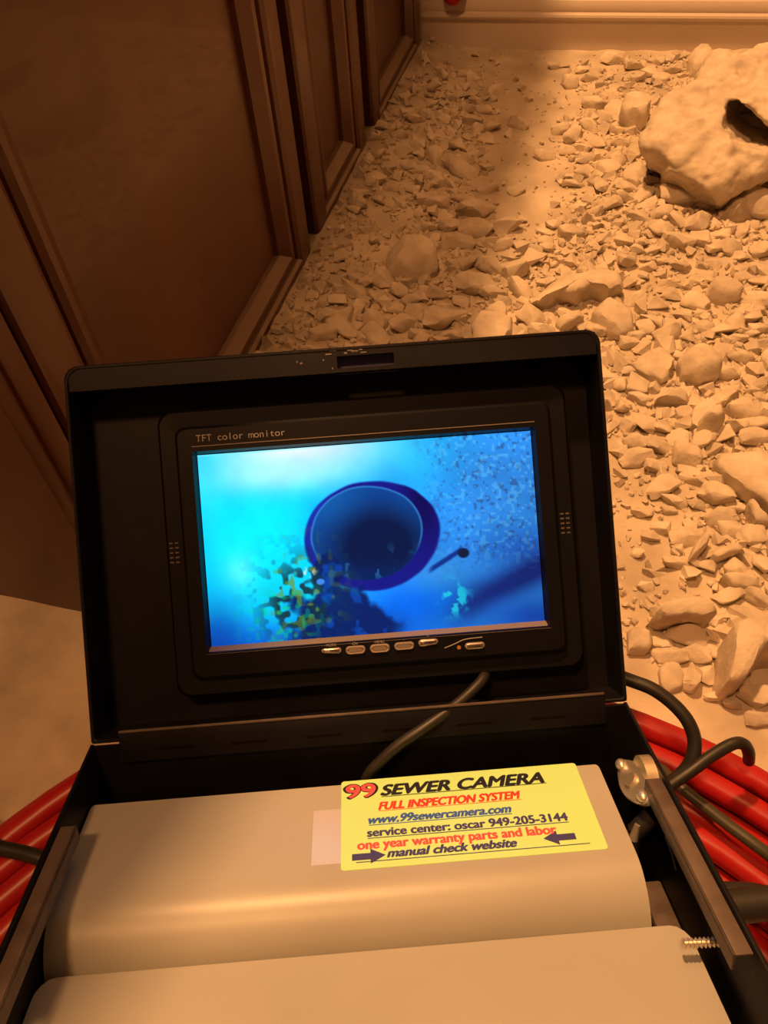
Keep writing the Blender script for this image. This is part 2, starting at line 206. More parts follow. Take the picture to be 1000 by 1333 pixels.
def add_tube(bm, pts, r, n=10, closed=False):
    pts = [Vector(p) for p in pts]
    m = len(pts)
    rings, ref = [], None
    for i, p in enumerate(pts):
        if closed:
            t = pts[(i + 1) % m] - pts[i - 1]
        else:
            t = pts[min(i + 1, m - 1)] - pts[max(i - 1, 0)]
        t.normalize()
        if ref is None:
            ref = t.orthogonal().normalized()
        ref = (ref - t * ref.dot(t)).normalized()
        b = t.cross(ref)
        rings.append([bm.verts.new(p + (ref * math.cos(a) + b * math.sin(a)) * r) for a in [2 * math.pi * k / n for k in range(n)]])
    for i in range(m if closed else m - 1):
        A, B = rings[i], rings[(i + 1) % m]
        sh = 0
        if closed and i == m - 1:
            sh = min(range(n), key=lambda s: (A[0].co - B[s].co).length)
        for k in range(n):
            bm.faces.new((A[k], A[(k + 1) % n], B[(k + 1 + sh) % n], B[(k + sh) % n]))
    if not closed:
        bm.faces.new(rings[0][::-1])
        bm.faces.new(rings[-1])

def add_loops(bm, loops, cap_first=False, cap_last=True):
    rows = [[bm.verts.new(p) for p in L] for L in loops]
    n = len(rows[0])
    for A, B in zip(rows, rows[1:]):
        for k in range(n):
            bm.faces.new((A[k], A[(k + 1) % n], B[(k + 1) % n], B[k]))
    if cap_first: bm.faces.new(rows[0][::-1])
    if cap_last: bm.faces.new(rows[-1])

def rrect(x0, x1, y0, y1, r, n=6):
    """rounded rectangle outline, counter-clockwise"""
    out = []
    for cx, cy, a0 in ((x1 - r, y1 - r, 0), (x0 + r, y1 - r, 90), (x0 + r, y0 + r, 180), (x1 - r, y0 + r, 270)):
        for k in range(n + 1):
            a = math.radians(a0 + 90 * k / n)
            out.append((cx + r * math.cos(a), cy + r * math.sin(a)))
    return out

# ------------------------------------------------------------------ materials
def mat(name, color, rough=0.6, metal=0.0, spec=0.5, coat=0.0):
    m = bpy.data.materials.new(name)
    m.use_nodes = True
    b = m.node_tree.nodes['Principled BSDF']
    b.inputs['Base Color'].default_value = (*color, 1)
    b.inputs['Roughness'].default_value = rough
    b.inputs['Metallic'].default_value = metal
    b.inputs['Specular IOR Level'].default_value = spec
    b.inputs['Coat Weight'].default_value = coat
    return m

def nodes(m):
    nt = m.node_tree
    return nt, nt.nodes, nt.links, nt.nodes['Principled BSDF']

def noisy(m, c1, c2, scale, detail=4, stretch=(1, 1, 1), bump=0.0, bscale=None, bdist=0.001, lo=0.35, hi=0.65, rand=0.0, place=False):
    nt, N, L, b = nodes(m)
    tc = N.new('ShaderNodeTexCoord')
    mp = N.new('ShaderNodeMapping')
    mp.inputs['Scale'].default_value = stretch
    geo = N.new('ShaderNodeNewGeometry')
    L.new(geo.outputs['Position'] if place else tc.outputs['Object'], mp.inputs[0])
    vec = mp.outputs[0]
    if rand:
        oi = N.new('ShaderNodeObjectInfo')
        ad = N.new('ShaderNodeVectorMath'); ad.operation = 'ADD'
        sc = N.new('ShaderNodeVectorMath'); sc.operation = 'SCALE'
        sc.inputs[0].default_value = (13, 29, 7)
        L.new(oi.outputs['Random'], sc.inputs['Scale'])
        L.new(vec, ad.inputs[0]); L.new(sc.outputs[0], ad.inputs[1])
        vec = ad.outputs[0]
    nz = N.new('ShaderNodeTexNoise')
    nz.inputs['Scale'].default_value = scale
    nz.inputs['Detail'].default_value = detail
    L.new(vec, nz.inputs['Vector'])
    rp = N.new('ShaderNodeValToRGB')
    rp.color_ramp.elements[0].position = lo
    rp.color_ramp.elements[1].position = hi
    rp.color_ramp.elements[0].color = (*c1, 1)
    rp.color_ramp.elements[1].color = (*c2, 1)
    L.new(nz.outputs['Fac'], rp.inputs[0])
    out = rp.outputs[0]
    if rand:
        mx = N.new('ShaderNodeMix'); mx.data_type = 'RGBA'; mx.blend_type = 'MULTIPLY'
        mx.inputs['Factor'].default_value = 1.0
        r2 = N.new('ShaderNodeValToRGB')
        r2.color_ramp.elements[0].color = (1 - rand, 1 - rand, 1 - rand * 0.9, 1)
        r2.color_ramp.elements[1].color = (1, 1, 1, 1)
        L.new(oi.outputs['Random'], r2.inputs[0])
        L.new(out, mx.inputs['A']); L.new(r2.outputs[0], mx.inputs['B'])
        out = mx.outputs['Result']
    L.new(out, b.inputs['Base Color'])
    if bump:
        n2 = N.new('ShaderNodeTexNoise')
        n2.inputs['Scale'].default_value = bscale or scale * 3
        n2.inputs['Detail'].default_value = 6
        L.new(vec, n2.inputs['Vector'])
        bp = N.new('ShaderNodeBump')
        bp.inputs['Strength'].default_value = bump
        bp.inputs['Distance'].default_value = bdist
        L.new(n2.outputs['Fac'], bp.inputs['Height'])
        L.new(bp.outputs[0], b.inputs['Normal'])
    return m

M = {}
M['stone'] = noisy(mat('broken_concrete', (.5, .45, .38), .95, spec=.15), (.57, .49, .385), (.74, .65, .52), 60, 5, bump=.7, bscale=260, bdist=.0009, rand=.12, place=True)
M['grit'] = noisy(mat('crushed_concrete', (.5, .45, .38), .95, spec=.15), (.52, .45, .355), (.70, .61, .49), 45, 4, bump=.6, bscale=300, bdist=.001)
M['sand'] = noisy(mat('concrete_dust', (.55, .48, .4), .97, spec=.1), (.44, .37, .285), (.67, .585, .46), 22, 8, bump=.8, bscale=180, bdist=.0012, lo=.3, hi=.7)
M['wood'] = noisy(mat('dark_cherry_wood', (.1, .03, .012), .36, spec=.5, coat=.15), (.070, .0205, .0095), (.120, .037, .016), 9, 6, stretch=(1, 1, .12), bump=.08, bscale=60, bdist=.0006)
nt, N, L, b = nodes(M['wood'])
src = b.inputs['Base Color'].links[0].from_socket
geo = N.new('ShaderNodeNewGeometry'); sx = N.new('ShaderNodeSeparateXYZ'); sp_ = N.new('ShaderNodeSeparateXYZ')
L.new(geo.outputs['Normal'], sx.inputs[0]); L.new(geo.outputs['Position'], sp_.inputs[0])
f1 = N.new('ShaderNodeMapRange'); f1.inputs[1].default_value = .02; f1.inputs[2].default_value = .5; f1.inputs[4].default_value = .55
f2 = N.new('ShaderNodeMapRange'); f2.inputs[1].default_value = .10; f2.inputs[2].default_value = .03
L.new(sx.outputs[2], f1.inputs[0]); L.new(sp_.outputs[2], f2.inputs[0])
f3 = N.new('ShaderNodeMath'); f3.operation = 'MULTIPLY'; L.new(f1.outputs[0], f3.inputs[0]); L.new(f2.outputs[0], f3.inputs[1])
mxd = N.new('ShaderNodeMix'); mxd.data_type = 'RGBA'; mxd.inputs['B'].default_value = (.42, .33, .25, 1)
L.new(f3.outputs[0], mxd.inputs['Factor']); L.new(src, mxd.inputs['A']); L.new(mxd.outputs['Result'], b.inputs['Base Color'])
M['wood_dark'] = mat('cabinet_inside', (.006, .003, .002), .95, spec=.05)
M['paint'] = mat('cream_paint', (.62, .53, .44), .6)
M['wall'] = noisy(mat('wall_paint', (.6, .52, .43), .8), (.56, .48, .40), (.62, .54, .45), 30, bump=.15, bscale=300, bdist=.0004)
M['counter'] = mat('counter_stone', (.5, .45, .4), .3)
M['black'] = noisy(mat('black_powder_coat', (.022, .018, .017), .46, spec=.18), (.0050, .0046, .0070), (.008, .0072, .0105), 40, bump=.25, bscale=1400, bdist=.0002)
M['lip'] = noisy(mat('worn_black_edge', (.10, .075, .062), .5, spec=.5), (.085, .062, .052), (.13, .10, .085), 90, bump=.2, bscale=900, bdist=.0002)
M['bezel'] = mat('black_monitor_plastic', (.005, .005, .008), .35, spec=.22)
M['ledge'] = mat('ledge_light_and_scuff_grey', (.20, .17, .155), .35)  # pale tone holds the light caught by the ledge; also scuffs and trim
M['button'] = mat('silver_button', (.55, .46, .40), .32, metal=.5)
M['steel'] = mat('nickel_steel', (.72, .66, .58), .30, metal=.75)
M['brass'] = mat('worn_zinc', (.62, .55, .42), .40, metal=.75)
M['tan'] = noisy(mat('tan_painted_metal', (.47, .41, .34), .38, spec=.5), (.375, .375, .345), (.415, .415, .38), 14, 6, bump=.06, bscale=500, bdist=.0002)
M['sticker'] = mat('yellow_green_sticker', (.56, .90, .34), .3, spec=.5)
M['tape'] = mat('clear_tape', (.53, .52, .60), .12, spec=.8)
M['ink_black'] = mat('black_ink', (.012, .012, .02), .5)
M['ink_blue'] = mat('blue_ink', (.04, .12, .50), .5)
M['ink_navy'] = mat('navy_ink', (.05, .05, .20), .5)
M['ink_red'] = mat('red_ink', (.80, .05, .04), .5)
M['ink_pink'] = mat('pink_red_ink', (.85, .10, .12), .5)
M['print'] = mat('grey_print', (.34, .32, .32), .5)
M['red'] = noisy(mat('red_cable_jacket', (.55, .012, .012), .38, spec=.5), (.36, .008, .010), (.46, .013, .012), 6)
M['rubber'] = mat('black_rubber', (.02, .018, .016), .45)
M['oldgreen'] = mat('dark_olive_cable', (.055, .05, .03), .45)
M['led'] = mat('amber_led', (.4, .16, .05), .3)

def emissive_attr(name, attr, strength):
    m = bpy.data.materials.new(name)
    m.use_nodes = True
    nt = m.node_tree
    nt.nodes.clear()
    a = nt.nodes.new('ShaderNodeAttribute'); a.attribute_name = attr
    e = nt.nodes.new('ShaderNodeEmission'); e.inputs[1].default_value = strength
    g = nt.nodes.new('ShaderNodeBsdfGlossy'); g.inputs['Roughness'].default_value = .1; g.inputs[0].default_value = (.03, .03, .03, 1)
    ad = nt.nodes.new('ShaderNodeAddShader')
    o = nt.nodes.new('ShaderNodeOutputMaterial')
    nt.links.new(a.outputs['Color'], e.inputs[0])
    nt.links.new(e.outputs[0], ad.inputs[0]); nt.links.new(g.outputs[0], ad.inputs[1])
    nt.links.new(ad.outputs[0], o.inputs[0])
    return m
M['screen'] = emissive_attr('lit_lcd', 'picture', 1.03)

# ------------------------------------------------------------------ setting: floor, wall, baseboard
def smooth01(a, b, x):
    t = max(0.0, min(1.0, (x - a) / (b - a)))
    return t * t * (3 - 2 * t)

def rubble_amount(x, y):
    """0 on swept sand, 1 in the deep rubble"""
    path = math.exp(-((x + 0.085 + 0.05 * (y - .9)) / 0.066) ** 4) * smooth01(.70, .80, y)
    far = smooth01(1.02, 1.2, y) * (1 - .6 * smooth01(.0, .1, x))
    near = 1 - smooth01(.26, .36, y)
    left = smooth01(-.3, -.1, x) * .3 + .7
    patch = .75 * math.exp(-((x - .105) ** 2 + (y - .70) ** 2) / .0022) + .8 * math.exp(-((x - .06) ** 2 / .0016 + (y - .40) ** 2 / .006))
    strip = .5 * math.exp(-((x + .22) ** 2 / .0012 + (y - .74) ** 2 / .004))
    return max(0.0, min(1.0, left * (1 - .95 * path) * (1 - .8 * far) * (1 - near) * (1 - min(1, patch)) * (1 - strip)))

def ground(x, y):
    a = rubble_amount(x, y) if y > .2 else 0
    n = noise.noise((x * 9, y * 9, 1.3)) * .5 + .5
    f = noise.noise((x * 45, y * 45, 4.1))
    ramp = .012 * smooth01(.09, .0, x + .276) if y > .26 else 0
    return .004 + a * (.010 * n + .0035 * f) + .0012 * f + ramp

def axis(a, b, n): return [a + (b - a) * i / n for i in range(n + 1)]
xs = [-1.2, -.9, -.7, -.55] + axis(-.45, .62, 150) + [.75, 1.0, 1.4]
ys = [-.7, -.5, -.3, -.1] + axis(0, 1.30, 180)
verts = [(x, y, ground(x, y)) for y in ys for x in xs]
nx = len(xs)
faces = [(j * nx + i, j * nx + i + 1, (j + 1) * nx + i + 1, (j + 1) * nx + i) for j in range(len(ys) - 1) for i in range(nx - 1)]
me = bpy.data.meshes.new('floor')
me.from_pydata(verts, [], faces)
me.polygons.foreach_set('use_smooth', [True] * len(faces))
tag(link('floor', me, M['sand']), 'dusty floor under the rubble', kind='structure')

WALL = Matrix.Translation((0, 1.241, 0)) @ Matrix.Rotation(math.atan(.0824), 4, 'Z')
bm = bmesh.new(); add_box(bm, (-1.4, .010, -.02), (1.5, .11, 2.0))
tag(from_bm('wall_back', bm, M['wall'], matrix=WALL), kind='structure')
prof = [(.012, -.01), (0, -.01), (0, .0425), (-.0015, .044), (-.0045, .0452), (-.0055, .0478), (-.0045, .0505), (-.001, .0515), (.0005, .0525), (0, .0545),
        (.001, .061), (.0035, .0655), (.0065, .0668), (.0075, .070), (.0095, .074), (.012, .075)]
bm = bmesh.new()
add_loops(bm, [[(x, y, z) for (y, z) in prof] for x in (-1.3, 1.4)], True, True)
tag(from_bm('baseboard_back', bm, M['paint'], matrix=WALL, smooth=25), kind='structure')

# ------------------------------------------------------------------ the vanity cabinet on the left
FX = -.276                       # plane of the door faces
cab = tag(empty('vanity_cabinet', Matrix.Translation((-.55, .72, 0))), 'dark red-brown wooden vanity cabinet with framed panel doors along the left', 'cabinet')
INV = cab.matrix_world.inverted()
def wpart(name, bm, m, parent=cab, smooth=30):
    bm.transform(INV)
    return from_bm(name, bm, m, parent, smooth=smooth)
Y0, Y1 = .2375, 1.212
bm = bmesh.new(); add_box(bm, (-.80, Y0 + .006, .0), (FX - .022, 1.180, .76))
wpart('carcass', bm, M['wood_dark'])
bm = bmesh.new(); add_box(bm, (FX - .03, 1.178, .0), (FX - .019, 1.222, .76))
wpart('filler_strip', bm, M['wood'])
bm = bmesh.new()
add_box(bm, (-.80, Y0, .0), (FX - .0005, Y0 + .012, .76), .001)
wpart('end_panel', bm, M['wood'])
bm = bmesh.new(); add_box(bm, (FX - .03, Y0 + .0115, .0), (FX + .002, .2655, .76), .003)
wpart('corner_post', bm, M['wood'])

def framed(name, y0, y1, z0, z1, width, rail):
    """a door or drawer front in the plane x = FX, built as mitred moulding loops around a sunk panel"""
    def rect(fr, dep):
        iy, iz = fr * width, fr * rail
        return [(FX + dep, y0 + iy, z0 + iz), (FX + dep, y1 - iy, z0 + iz), (FX + dep, y1 - iy, z1 - iz), (FX + dep, y0 + iy, z1 - iz)]
    lev = [(0, -.020), (0, -.003), (.03, .0), (.12, .0015), (.45, .0015), (.52, -.001), (.545, -.0075), (.575, -.008), (.60, -.003), (.66, -.0005), (.74, -.001), (.93, -.0085), (.945, -.013), (1.0, -.0135)]
    bm = bmesh.new()
    add_loops(bm, [rect(a, b) for a, b in lev], True, False)
    d = wpart(name, bm, M['wood'], smooth=20)
    bm = bmesh.new()
    add_box(bm, (FX - .019, y0 + width * .985, z0 + rail * .985), (FX - .0128, y1 - width * .985, z1 - rail * .985))
    p = wpart('panel', bm, M['wood'], parent=None)
    p.parent = d
    return d
framed('door', .2705, .686, .002, .415, .068, .052)
framed('door', .711, .909, .002, .415, .064, .052)
framed('door', .945, 1.208, .002, .415, .056, .046)
framed('drawer_front', .2705, .686, .43, .745, .068, .068)
framed('drawer_front', .711, .909, .43, .745, .064, .068)
framed('drawer_front', .945, 1.208, .43, .745, .056, .068)
bm = bmesh.new(); cp = [(-.80, .215), (FX + .024, .215), (FX + .024, 1.224), (-.80, 1.182)]
add_loops(bm, [[(x, y, z) for x, y in cp] for z in (.7605, .80)], True, True)
tag(from_bm('countertop', bm, M['counter']), 'stone countertop lying on the dark wooden vanity cabinet', 'countertop')

# ------------------------------------------------------------------ rubble
def hull_rock(name, seed, pts=13, boxy=.55, bev=.10):
    rnd = random.Random(seed)
    bm = bmesh.new()
    for _ in range(pts):
        v = Vector((rnd.gauss(0, 1), rnd.gauss(0, 1), rnd.gauss(0, 1))).normalized()
        q = max(abs(c) for c in v)
        v = v * ((1 - boxy) + boxy / q) * rnd.uniform(.82, 1.0)
        bm.verts.new((v.x * .5, v.y * .5, v.z * .5))
    r = bmesh.ops.convex_hull(bm, input=bm.verts[:])
    junk = [g for g in r['geom_interior'] if isinstance(g, bmesh.types.BMVert)] + [v for v in bm.verts if not v.link_faces]
    bmesh.ops.delete(bm, geom=list(set(junk)), context='VERTS')
    if bev:
        bmesh.ops.dissolve_limit(bm, angle_limit=math.radians(14), verts=bm.verts[:], edges=bm.edges[:])
        bmesh.ops.bevel(bm, geom=bm.edges[:], offset=bev * .5, segments=1, affect='EDGES', clamp_overlap=True)
    lo = Vector([min(v.co[i] for v in bm.verts) for i in range(3)]); hi = Vector([max(v.co[i] for v in bm.verts) for i in range(3)])
    for v in bm.verts:
        v.co = Vector([(v.co[i] - (lo[i] + hi[i]) / 2) / (hi[i] - lo[i]) for i in range(3)])
    bmesh.ops.triangulate(bm, faces=bm.faces[:])
    if bev:
        long = [e for e in bm.edges if e.calc_length() > .22]
        bmesh.ops.subdivide_edges(bm, edges=long, cuts=1)
        bmesh.ops.triangulate(bm, faces=bm.faces[:])
        for v in bm.verts:
            v.co += noise.noise_vector(v.co * 2.6 + Vector((seed, 0, 0))) * .075 + noise.noise_vector(v.co * 6 + Vector((0, seed, 0))) * .03
    bmesh.ops.recalc_face_normals(bm, faces=bm.faces[:])
    me = bpy.data.meshes.new(name)
    bm.to_mesh(me); bm.free()
    me.polygons.foreach_set('use_smooth', [True] * len(me.polygons))
    me.set_sharp_from_angle(angle=math.radians(32))
    me.materials.append(M['stone'])
    return me

PROTO = [hull_rock('broken_stone', 100 + i, random.Random(i).choice((9, 11, 13, 16, 20)), random.Random(i + 50).uniform(.2, .75), random.Random(i + 9).uniform(.05, .11)) for i in range(28)]

ZONES = [
    (lambda x, y: y > 1.06 and x < .02, 'small stone on the shaded dust below the far baseboard', 'stones below the shaded end of the baseboard'),
    (lambda x, y: y > 1.0, 'small stone on lamp-lit dust between far baseboard and very large chunk', 'stones beside the very large chunk'),
    (lambda x, y: x < -.12 and y > .80, 'small stone in the shadow strip beside the far narrow cabinet doors', 'stones beside the far doors'),
    (lambda x, y: x < -.085 and y <= .80, 'small stone in the shaded rubble between nearest cabinet door and lid top', 'stones between door and lid'),
    (lambda x, y: x < .06 and y > .68, 'small stone in the lamp-lit rubble left of and below the very large chunk', 'stones left of the chunk'),
    (lambda x, y: y > .70, 'small stone in the lamp-lit rubble in front of the very large chunk', 'stones in front of the chunk'),
    (lambda x, y: x < .05, 'small stone in the lit rubble just above the lid top right corner', 'stones above the lid corner'),
    (lambda x, y: y > .50, 'small stone beside the lid upper right edge, between the two flat slabs', 'stones beside the upper lid edge'),
    (lambda x, y: y > .36, 'small stone beside the lid lower right edge, among sandy patches', 'stones beside the lower lid edge'),
    (lambda x, y: True, 'small stone between the lid lower corner and the red cable coil', 'stones near the red coil'),
]
SHORT = ['very large concrete chunk', 'long flat slab with broken front edge', 'largest smooth shaded rock', 'broad flat rock at lid top', 'blocky rock at lid upper corner', 'pale flat wedge of concrete',
         'rough lumpy rock', 'rock with dark undercut front', 'long curved concrete ridge', 'pale round rock by the ridge', 'tan wedge block', 'large slab with dark crack', 'pointed slab below dark crack',
         'low mound-shaped rock', 'half buried sandy block', 'big boulder beside the coil', 'flat grey stone above black cable', 'block leaning on large chunk', 'dark grey lump on sand', 'rounded stone behind large chunk',
         'bright flat stone below chunk', 'small tilted slab with black front', 'bright brick-like piece', 'light bent stone', 'flat tan shard', 'upright sliver of rock']
placed = []
BOULDERS = []
N_STONES = 0
def put_stone(x, y, W, D, Z, rnd, sink=.20):
    global N_STONES
    Z = min(max(Z, .74 * D, .50 * W) * rnd.uniform(.95, 1.3), .045)
    o = bpy.data.objects.new('concrete_stone', PROTO[rnd.randrange(len(PROTO))])
    o.location = (x, y, ground(x, y) + Z * (.5 - sink))
    o.rotation_euler = (rnd.gauss(0, .26), rnd.gauss(0, .26), rnd.gauss(0, .4) + rnd.choice((0, math.pi)))
    o.scale = (W * 1.12, D * 1.12, Z)
    COL.objects.link(o)
    for test, lab, grp in ZONES:
        if test(x, y):
            form = 'wide flat' if Z < .62 * W else 'large blocky' if W > .022 else 'compact rounded' if W > .85 * D and W < 1.2 * D else 'angular'
            size = '' if form == 'large blocky' else 'medium ' if W > .0175 else 'small '
            tag(o, lab.replace('small', size + form), 'stone', grp)
            break
    BOULDERS.append((o, x, y))
    placed.append((x, y, max(W, D) * .5))
    N_STONES += 1

def outline_rock(name, pts, th, dirn, bul, label, cat='stone', res=.004, rough=.0022, seed=0):
    """a rock from the rim of its upper face: resampled rim, bulging top, sides running down along dirn"""
    P = [Vector(p) for p in pts]
    per = sum((P[i] - P[i - 1]).length for i in range(len(P)))
    step = max(res, per / 90)
    rim = []
    for i in range(len(P)):
        a, b = P[i], P[(i + 1) % len(P)]
        k = max(1, round((b - a).length / step))
        rim += [a.lerp(b, j / k) for j in range(k)]
    c = sum(rim, Vector()) / len(rim)
    d = Vector(dirn).normalized()
    size = per / 6.3
    up = -d
    rnd = random.Random(seed)
    off = Vector((rnd.uniform(0, 50), rnd.uniform(0, 50), rnd.uniform(0, 50)))
    rough = min(rough, size * .045)
    def nz(p, amp, s): return noise.noise_vector(p * (s / size) + off) * amp
    ext = [(p - c) for p in rim] + [(p - c) * .6 + up * th * bul for p in rim] + [(p - c) * .85 + d * th for p in rim]
    cuts = []
    if rough < .004:
        for _ in range(11):
            n_ = Vector((rnd.gauss(0, 1), rnd.gauss(0, 1), abs(rnd.gauss(0, .9)) - .15)).normalized()
            cuts.append((n_, max(e.dot(n_) for e in ext) * rnd.uniform(.68, .95)))
    loops = []
    for s, dep in ((.80, 1.0), (.93, .72), (1.0, .42), (1.015, .18), (1.0, .06), (.965, .0), (.86, -.5 * bul), (.70, -.8 * bul), (.5, -.95 * bul), (.28, -1.0 * bul), (.1, -1.0 * bul)):
        L = []
        for p in rim:
            q = c + (p - c) * s + d * (th * dep)
            a = rough * (1 if dep > 0 else .75)
            q += nz(q, a * 2.2, 2.2) + nz(q, a, 7) + nz(q, a * .45, 17)
            for n_, h_ in cuts:
                over = (q - c).dot(n_) - h_
                if over > 0: q -= n_ * over * .92
            q.z = max(q.z, .001)
            L.append(q)
        loops.append(L)
    bm = bmesh.new()
    add_loops(bm, loops, True, True)
    bmesh.ops.translate(bm, verts=bm.verts[:], vec=-c)
    o = from_bm(name, bm, M['stone'], matrix=Matrix.Translation(c), smooth=42)
    tag(o, label, cat)
    placed.append((c.x, c.y, size * .8))
    return o

for i, (lab, pts, th, dirn, bul) in enumerate(SLABS):
    big = i == 0
    o = outline_rock('concrete_chunk' if big else 'concrete_slab', pts, th, dirn, bul, lab, 'rock', seed=i, res=.0035, rough=.0065 if big else .0016)
    if big:
        # the hollow under its upper lip
        bmh = bmesh.new()
        ax = Vector((.14, .93, -.33)).normalized()
        H = [Vector(p) for p in HOL]
        hc = sum(H, Vector()) / len(H)
        add_loops(bmh, [[p - ax * .05 for p in H], [p + ax * .02 for p in H], [hc + (p - hc) * .92 + ax * .055 for p in H], [hc + (p - hc) * .6 + ax * .085 for p in H]], True, True)
        cut = from_bm('cutter', bmh, smooth=0)
        rm = o.modifiers.new('even', 'REMESH')
        rm.mode = 'VOXEL'; rm.voxel_size = .0026
        md = o.modifiers.new('hollow', 'BOOLEAN')
        md.operation = 'DIFFERENCE'; md.object = cut; md.solver = 'EXACT'
        r2 = o.modifiers.new('even_again', 'REMESH')
        r2.mode = 'VOXEL'; r2.voxel_size = .0024
        bpy.context.view_layer.update()
        ev = o.evaluated_get(bpy.context.evaluated_depsgraph_get())
        nm = bpy.data.meshes.new_from_object(ev)
        print('chunk', len(nm.vertices))
        o.modifiers.clear()
        nn = [v.normal.copy() for v in nm.vertices]
        for v, n_ in zip(nm.vertices, nn):
            p = v.co
            a = noise.noise(p * 11) * .0045 + abs(noise.noise(p * 20)) * .0040 + noise.noise(p * 75) * .0016 + noise.noise(p * 150) * .0012 + noise.noise(p * 190) * .0009
            pit = max(0.0, noise.noise(p * 55 + Vector((9, 3, 1))) - .36) * .014
            v.co = p + n_ * (a - pit)
        nm.polygons.foreach_set('use_smooth', [True] * len(nm.polygons))
        if not nm.materials: nm.materials.append(M['stone'])
        o.data = nm
        nm.name = 'concrete_chunk'
        bpy.data.objects.remove(cut)

rnd = random.Random(3)
for (x, y, W, D, Z) in STONES:
    if x < FX + .008: x = FX + .012
    put_stone(x, y, W, D, Z, rnd)

# more stones, filling the gaps in the deep rubble; then the grit between them as one mass
cells = {}
def near(x, y, r):
    for (a, b, q) in placed:
        if (a - x) ** 2 + (b - y) ** 2 < (q * .8 + r) ** 2:
            return True
    return False
tries = 0
WIDE = len(SLABS) + 0
while N_STONES < 296 and tries < 20000:
    tries += 1
    x, y = rnd.uniform(-.265, .30), rnd.uniform(.30, 1.05)
    if x > .02 + .30 * (y - .1): continue
    if x < .09 and y < .5: continue
    if rnd.random() > rubble_amount(x, y) ** 1.5: continue
    W = rnd.uniform(.013, .021)
    if near(x, y, W * .4): continue
    put_stone(x, y, W, W * rnd.uniform(.6, 1), W * rnd.uniform(.45, .75), rnd)

# stones that lie right beside one of the slabs are told apart by it
taken = set()
for (full, pts, th, dirn, bul), short in zip(SLABS, SHORT):
    px = [p[0] for p in pts]; py = [p[1] for p in pts]
    bx, by = sum(px) / len(px), sum(py) / len(py)
    l, r, f, b = min(px) - .007, max(px) + .007, min(py) - .010, max(py) + .010
    for word, tx, ty in (('left of', l, by), ('right of', r, by), ('in front of', bx, f), ('behind', bx, b),
                         ('behind and left of', l, b), ('behind and right of', r, b), ('in front and left of', l, f), ('in front and right of', r, f)):
        best = min((o for o in BOULDERS if o[0].name not in taken), key=lambda o: (o[1] - tx) ** 2 + (o[2] - ty) ** 2)
        if (best[1] - tx) ** 2 + (best[2] - ty) ** 2 < .020 ** 2:
            taken.add(best[0].name)
            best[0]['label'] = 'stone just ' + word + ' the ' + short

HULLS = []
for i in range(24):
    q = hull_rock('grit_form', 900 + i, random.Random(i).choice((7, 8, 9, 10)), random.Random(i + 3).uniform(.1, .7), 0)
    HULLS.append((np.array([v.co[:] for v in q.vertices]), np.array([p.vertices[:] for p in q.polygons])))
    bpy.data.meshes.remove(q)
V, F, base, count = [], [], 0, 0
rng = np.random.default_rng(5)
for k in range(80000):
    x, y = rng.uniform(-.27, .60), rng.uniform(.27, 1.225)
    if x > .14 + .50 * y: continue
    amt = rubble_amount(x, y)
    if rng.random() > .03 + .97 * amt: continue
    size = min(.018, .0042 * (1 - rng.random() * .985) ** (-1 / 1.9)) * (.65 + .4 * amt)
    if size > .006 and near(x, y, size * .12): continue
    v, f = HULLS[rng.integers(len(HULLS))]
    ang = rng.uniform(0, 6.283)
    R = np.array(Matrix.Rotation(ang, 3, 'Z') @ Matrix.Rotation(rng.normal(0, .5), 3, 'X'))
    s = size * np.array([1, rng.uniform(.65, 1), rng.uniform(.55, .95)])
    w = (v * s) @ R.T + np.array([x, y, ground(x, y) + s[2] * .22])
    V.append(w); F.append(f + base); base += len(v); count += 1
    if count > 16000: break
me = bpy.data.meshes.new('stone_grit')
V = np.concatenate(V); F = np.concatenate(F)
me.from_pydata(V.tolist(), [], F.tolist())
me.materials.append(M['grit'])
tag(link('stone_grit', me), 'crushed concrete grit filling the gaps between the stones', kind='stuff')

# ------------------------------------------------------------------ red push-rod coil on its frame
CX, CY = .012, -.101
reel = tag(empty('cable_reel', Matrix.Translation((CX, CY, 0))), 'reel of thick red push cable coiled on a black tube frame under the case', 'cable reel')
def loop(R, z, ph):
    bm = bmesh.new()
    pts = []
    for k in range(96):
        a = 2 * math.pi * k / 96
        r = R + .0022 * math.sin(2 * a + ph) + .0012 * math.sin(5 * a + 2 * ph)
        pts.append((r * math.cos(a), r * math.sin(a), z + .0014 * math.sin(3 * a + ph * 3)))
    add_tube(bm, pts, .0074, 10, True)
    from_bm('cable_loop', bm, M['red'], reel, smooth=60)
ph = 0
for (R, z) in [(.342, .012), (.3265, .012), (.311, .012), (.2955, .012), (.280, .012), (.2645, .012), (.249, .012),
               (.334, .0262), (.3185, .0262), (.303, .0262), (.2875, .0262), (.272, .0262), (.2565, .0262),
               (.3262, .0404), (.3107, .0404), (.295, .0404), (.2795, .0404)]:
    ph += 1.7
    loop(R, z, ph)
IR = reel.matrix_world.inverted()
def rpart(name, pts, r, m):
    bm = bmesh.new(); add_tube(bm, [IR @ Vector(p) for p in pts], r, 14)
    return from_bm(name, bm, m, reel, smooth=60)
rpart('frame_bar', smooth_path(BAR + [(.19, .165, .062), (.232, .185, .04), (.240, .19, .008)]), .0078, M['rubber'])
rpart('frame_hoop', smooth_path([(-.155, -.06, .008), (-.15, -.06, .08), (-.135, -.06, .135), (-.10, -.055, .150), (.06, -.04, .150), (.105, -.03, .135), (.125, -.02, .08), (.13, -.02, .008)]), .006, M['rubber'])
rpart('frame_hoop', smooth_path([(-.20, .07, .008), (-.195, .065, .05), (-.17, .065, .064), (-.05, .088, .0665), (.07, .115, .0665), (.12, .13, .066), (.145, .135, .05), (.15, .14, .008)]), .006, M['rubber'])

